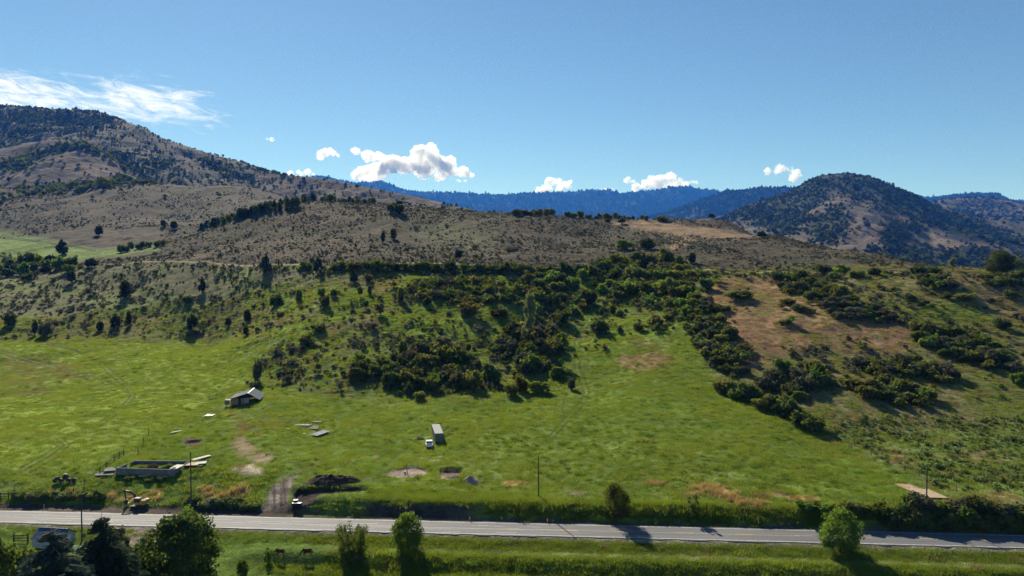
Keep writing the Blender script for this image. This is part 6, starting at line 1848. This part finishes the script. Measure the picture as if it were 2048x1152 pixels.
MB().prism([(-.16, 1.05), (.16, 1.05), (.16, 1.25), (.1, 1.35), (-.1, 1.35), (-.16, 1.25)], -.25, .25).build('box', M_WHITE, e)

# ---- old farm machinery
p_ = at(128, 965)
e = empty('farm_implement', p_, .15, 'dark rusting farm machine in the grass left of the foundation', 'machinery')
MB().box((0, 0, .75), (4.6, .14, .16)).box((0, .8, .75), (4.6, .14, .16)).box((-1.2, .4, .78), (.14, 1.8, .14)).box((1.4, .4, .78), (.14, 1.8, .14)).build('frame', M_WOODD, e)
MB().box((.2, .4, 1.45), (1.0, .9, .85), bev=.05).box((.2, .4, 1.95), (.7, .6, .2)).build('hopper', M_BLK, e)
MB().box((-1.7, .4, 1.1), (.9, .7, .5)).build('gearbox', M_WOODD, e)
for x in (-2.1, -.7, 1.2, 2.4):
    w = MB().tube((x, -.15, .5), (x, .05, .5), .5, seg=16).build('wheel', M_BLK, e)
    MB().tube((x, -.18, .5), (x, .08, .5), .12, seg=8).build('hub', M_RUST, w)
for k in range(7): MB().box((-1.9 + k * .65, -.35, .42), (.06, .3, .7), rx=.4).build('tine', M_RUST, e)

# ---- small shed and house corner at bottom left
def shed():
    p = at(108, 1088)
    e = empty('small_shed', (p.x, p.y, p.z - .1), math.radians(-8), 'small pale shed with blue metal roof between road and spruces', 'shed')
    L, W, h, hr = 6.2, 4.4, 2.0, 3.4
    w = MB(); w.box((0, -W / 2, h / 2), (L, .1, h)); w.box((0, W / 2, h / 2), (L, .1, h)); w.build('wall', M_SIDING, e)
    for s in (-1, 1):
        g = MB(); g.poly([(s * L / 2, -W / 2, 0), (s * L / 2, W / 2, 0), (s * L / 2, W / 2, h), (s * L / 2, 0, hr - .05), (s * L / 2, -W / 2, h)]); g.build('gable_wall', M_SIDING, e)
    dr = MB().box((L / 2 + .03, .4, 1.0), (.05, 1.1, 2.0)).build('door', M_WHITE, e); MB().box((L / 2 + .07, .8, 1.0), (.04, .06, .12)).build('handle', M_BLK, dr)
    MB().box((L / 2 + .03, 0, 2.9), (.05, .5, .4)).build('vent', M_BLK, e)
    a = math.atan2(hr - h, W / 2); ln = math.hypot(hr - h, W / 2) + .35
    for s in (-1, 1):
        for k in range(9):
            x = -L / 2 - .2 + (L + .4) * (k + .5) / 9
            MB().box((x, s * (W / 4 + .06), (h + hr) / 2 + .02), ((L + .4) / 9 - .02, ln, .04), rx=-s * a).box((x + .38, s * (W / 4 + .06), (h + hr) / 2 + .05), (.05, ln, .05), rx=-s * a).build('roof_panel', M_BLUE, e)
    MB().box((0, 0, hr + .09), (L + .5, .3, .05)).build('ridge_cap', M_BLUE, e)
shed()
def house():
    x, y, z = px_at(6, 1140, 104)
    e = empty('house', (x - 4.5, y - 2.5, gz(x, y)), math.radians(6), 'corner of a house with dark blue metal roof at the bottom left', 'house')
    h = z - gz(x, y)
    MB().box((0, 0, h / 2 - .9), (9, 7, h - 1.8)).build('wall', M_SIDING, e)
    for s in (-1, 1):
        for k in range(12):
            MB().box((-4.7 + k * .82, s * 1.95, h - .75), (.8, 4.3, .05), rx=-s * .40).box((-4.3 + k * .82, s * 1.95, h - .71), (.05, 4.3, .06), rx=-s * .40).build('roof_panel', M_BLUE, e)
    MB().box((0, 0, h + .12), (9.9, .35, .06)).build('ridge_cap', M_BLUE, e)
    w = MB().box((1.5, -3.52, 1.6), (1.4, .06, 1.2)).build('window', M_WHITE, e); MB().box((1.5, -3.56, 1.6), (1.2, .04, 1.0)).build('pane', M_GLASS, w)
house()

# ---- grazing horses
def horse(px, py, label, seed, flip=1):
    p = at(px, py)
    e = empty('horse', p, math.radians(180 + (6 if seed else -8)), label, 'horse', 'horses grazing on the ditch path')
    J = {'rump': (-.78, 0, 1.22, .30), 'hip': (-.5, 0, 1.24, .36), 'belly': (0, 0, 1.14, .37), 'chest': (.48, 0, 1.16, .34), 'withers': (.62, 0, 1.28, .24), 'neck': (.95, 0, 1.08, .17), 'neck2': (1.22, 0, .72, .13), 'poll': (1.36, 0, .46, .12), 'nose': (1.30, 0, .10, .07),
         'dock': (-.98, 0, 1.22, .06), 'tail': (-1.08, 0, .85, .07), 'tail2': (-1.06, 0, .45, .03)}
    E = [('rump', 'hip'), ('hip', 'belly'), ('belly', 'chest'), ('chest', 'withers'), ('withers', 'neck'), ('neck', 'neck2'), ('neck2', 'poll'), ('poll', 'nose')]
    tail_e = [('rump', 'dock'), ('dock', 'tail'), ('tail', 'tail2')]
    sh = .12 if seed else -.08
    for s, n in ((-1, 'l'), (1, 'r')):
        o = sh * s
        J['st' + n] = (-.62 + o, s * .17, .86, .15); J['hk' + n] = (-.82 + o, s * .17, .50, .065); J['cn' + n] = (-.76 + o, s * .17, .18, .045); J['hf' + n] = (-.70 + o, s * .17, .03, .06)
        J['el' + n] = (.50 - o, s * .16, .80, .12); J['kn' + n] = (.54 - o, s * .16, .46, .065); J['fc' + n] = (.54 - o, s * .16, .18, .042); J['ff' + n] = (.58 - o, s * .16, .03, .058)
        E += [('hip', 'st' + n), ('st' + n, 'hk' + n), ('hk' + n, 'cn' + n), ('cn' + n, 'hf' + n), ('chest', 'el' + n), ('el' + n, 'kn' + n), ('kn' + n, 'fc' + n), ('fc' + n, 'ff' + n)]
        J['ear' + n] = (1.42, s * .09, .58, .025); E.append(('poll', 'ear' + n))
    E += tail_e
    names = list(J); ix = {n: i for i, n in enumerate(names)}
    me = bpy.data.meshes.new('horse_body')
    me.from_pydata([J[n][:3] for n in names], [(ix[a], ix[b]) for a, b in E], [])
    o = link('body', me, simple('horse_coat', (0.085, 0.034, 0.019), .9, .08, .25, 3), e)
    md = o.modifiers.new('skin', 'SKIN'); md.use_smooth_shade = True
    for i, n in enumerate(names):
        sv = me.skin_vertices[0].data[i]; sv.radius = (J[n][3], J[n][3]); sv.use_root = (n == 'hip')
    sb = o.modifiers.new('sub', 'SUBSURF'); sb.levels = 2; sb.render_levels = 2
    m = MB()
    for k in range(9):
        f = k / 8; m.box((.66 + .68 * f, 0, 1.50 - .92 * f), (.16, .05, .2), ry=.9)
    m.build('mane', simple('horse_mane', (.012, .009, .008), .8, .2, .3, 4), e)
    e.scale = (1.0, 1.0, 1.0)
horse(560, 1112.5, 'left of two brown horses grazing on the path by the ditch', 0)
horse(614, 1112, 'right of two brown horses grazing on the path, nearer the vase-shaped shrub', 1)

# ------------------------------------------------------------------ haze: one closed box of even, pale air
def haze():
    b = MB()
    x0, x1, y0, y1, z0, z1 = -15500, 15500, -1000, 16200, -14.0, 1800.0
    b.box(((x0 + x1) / 2, (y0 + y1) / 2, (z0 + z1) / 2), (x1 - x0, y1 - y0, z1 - z0))
    m = bpy.data.materials.new('haze_air'); m.use_nodes = True
    nt = m.node_tree; nt.nodes.clear()
    out = nd(nt, 'ShaderNodeOutputMaterial')
    pv = nd(nt, 'ShaderNodeVolumePrincipled')
    pv.inputs['Color'].default_value = (0.045, 0.235, 0.90, 1)
    pv.inputs['Density'].default_value = HAZE_D
    pv.inputs['Absorption Color'].default_value = (1, 1, 1, 1)
    pv.inputs['Anisotropy'].default_value = 0.1
    m.cycles.volume_sampling = 'EQUIANGULAR'
    nt.links.new(pv.outputs[0], out.inputs['Volume'])
    o = b.build('haze', m)
    tag(o, kind='stuff')
HAZE_D = 0.00005
haze()

# ------------------------------------------------------------------ fair-weather clouds beyond the far ridge
def cloud_material():
    m = bpy.data.materials.new('cloud_vapour'); m.use_nodes = True
    nt = m.node_tree; nt.nodes.clear()
    out = nd(nt, 'ShaderNodeOutputMaterial')
    sc = nd(nt, 'ShaderNodeVolumeScatter'); sc.inputs['Color'].default_value = (1, 1, 1, 1); sc.inputs['Anisotropy'].default_value = 0.4
    geo = nd(nt, 'ShaderNodeNewGeometry')
    n1 = nd(nt, 'ShaderNodeTexNoise'); n1.inputs['Scale'].default_value = 0.0042; n1.inputs['Detail'].default_value = 7; n1.inputs['Roughness'].default_value = 0.62
    nt.links.new(geo.outputs['Position'], n1.inputs['Vector'])
    r = nd(nt, 'ShaderNodeMapRange'); r.inputs['From Min'].default_value = 0.38; r.inputs['From Max'].default_value = 0.60; r.inputs['To Max'].default_value = 0.013
    nt.links.new(n1.outputs['Fac'], r.inputs['Value']); nt.links.new(r.outputs[0], sc.inputs['Density'])
    nt.links.new(sc.outputs[0], out.inputs['Volume'])
    m.cycles.volume_step_rate = 0.15
    return m
M_CLOUD = cloud_material()
def cloud(name, Yd, blobs, label, seed, voxel=26.0):
    """blobs: (px, py, radius px) of the puffs that make it up"""
    rng = random.Random(seed)
    bm = bmesh.new()
    k = Yd / FPX
    cx = sum(b[0] for b in blobs) / len(blobs); cyy = sum(b[1] for b in blobs) / len(blobs)
    o0 = Vector(px_at(cx, cyy, Yd))
    for (px, py, r) in blobs:
        r = r * 1.15
        for j in range(5):
            a = rng.uniform(0, 6.28); q = r * rng.uniform(.2, .75) if j else 0
            rr = r * (rng.uniform(.4, .65) if j else .85)
            c = Vector(px_at(px + q * math.cos(a), py - abs(q * math.sin(a)) * .8 + (q * .2), Yd)) + Vector((0, rng.uniform(-.8, .8) * r * k, 0)) - o0
            bmesh.ops.create_icosphere(bm, subdivisions=2, radius=rr * k, matrix=Matrix.Translation(c) @ Matrix.Diagonal((1, 1, .85, 1)))
    me = bpy.data.meshes.new(name); bm.to_mesh(me); bm.free()
    o = link(name, me, M_CLOUD); o.location = o0
    rm = o.modifiers.new('remesh', 'REMESH'); rm.mode = 'VOXEL'; rm.voxel_size = voxel
    for sc, st in ((260, 200), (110, 110), (55, 50)):
        tx = bpy.data.textures.new(f'cloud_billow_{int(sc)}', 'CLOUDS'); tx.noise_scale = sc; tx.noise_depth = 2
        d = o.modifiers.new('billow', 'DISPLACE'); d.texture = tx; d.texture_coords = 'GLOBAL'; d.strength = st; d.mid_level = .5
    tag(o, label, 'cloud', 'small white clouds above the far ridge')
YC = 19000
cloud('cumulus_cloud', YC, [(712, 304, 10), (738, 313, 14), (758, 312, 11), (725, 350, 18), (752, 342, 22), (782, 332, 24), (812, 330, 22), (840, 312, 22), (862, 306, 18), (872, 325, 24), (893, 330, 18), (905, 345, 14), (880, 350, 13), (925, 345, 14), (940, 350, 7), (845, 335, 24), (706, 352, 8)], 'largest billowy white cumulus cloud above the blue ridge, left of centre', 1)
cloud('cumulus_cloud', YC, [(640, 311, 7), (652, 306, 9), (666, 306, 9), (676, 311, 5)], 'small round white cloud left of the largest cumulus', 2, 22)
cloud('cumulus_cloud', YC, [(582, 346, 6), (598, 345, 7), (616, 346, 7), (628, 348, 4)], 'low flat white cloud resting on the brown ridge, left', 3, 22)
cloud('cumulus_cloud', YC, [(1075, 382, 8), (1092, 378, 10), (1100, 365, 11), (1116, 364, 9), (1130, 370, 9), (1140, 366, 6), (1118, 378, 10)], 'white cloud standing on the blue ridge right of centre', 4, 22)
cloud('cumulus_cloud', YC, [(1256, 359, 8), (1266, 362, 5), (1275, 376, 10), (1295, 370, 13), (1315, 360, 14), (1338, 356, 12), (1350, 366, 13), (1325, 374, 14), (1375, 368, 8), (1386, 366, 7), (1365, 372, 8)], 'broad white cloud behind the rounded end of the blue ridge', 5, 24)
cloud('cumulus_cloud', YC, [(1535, 343, 8), (1550, 344, 7), (1562, 337, 10), (1576, 340, 9), (1588, 350, 9), (1597, 354, 7), (1583, 360, 6)], 'small white cloud just left of the rounded peak', 6, 22)
cloud('cumulus_cloud', YC, [(1200, 380, 4), (1212, 379, 5), (1225, 381, 3.5)], 'tiny flat cloud peeping over the blue ridge, middle', 7, 20)
cloud('cumulus_cloud', YC, [(533, 276, 4), (541, 278, 4)], 'tiny white puff high beside the left mountain slope', 8, 18)
cloud('cumulus_cloud', YC, [(845, 362, 5), (918, 361, 6), (930, 362, 4)], 'thin cloud shreds under the largest cumulus', 9, 18)
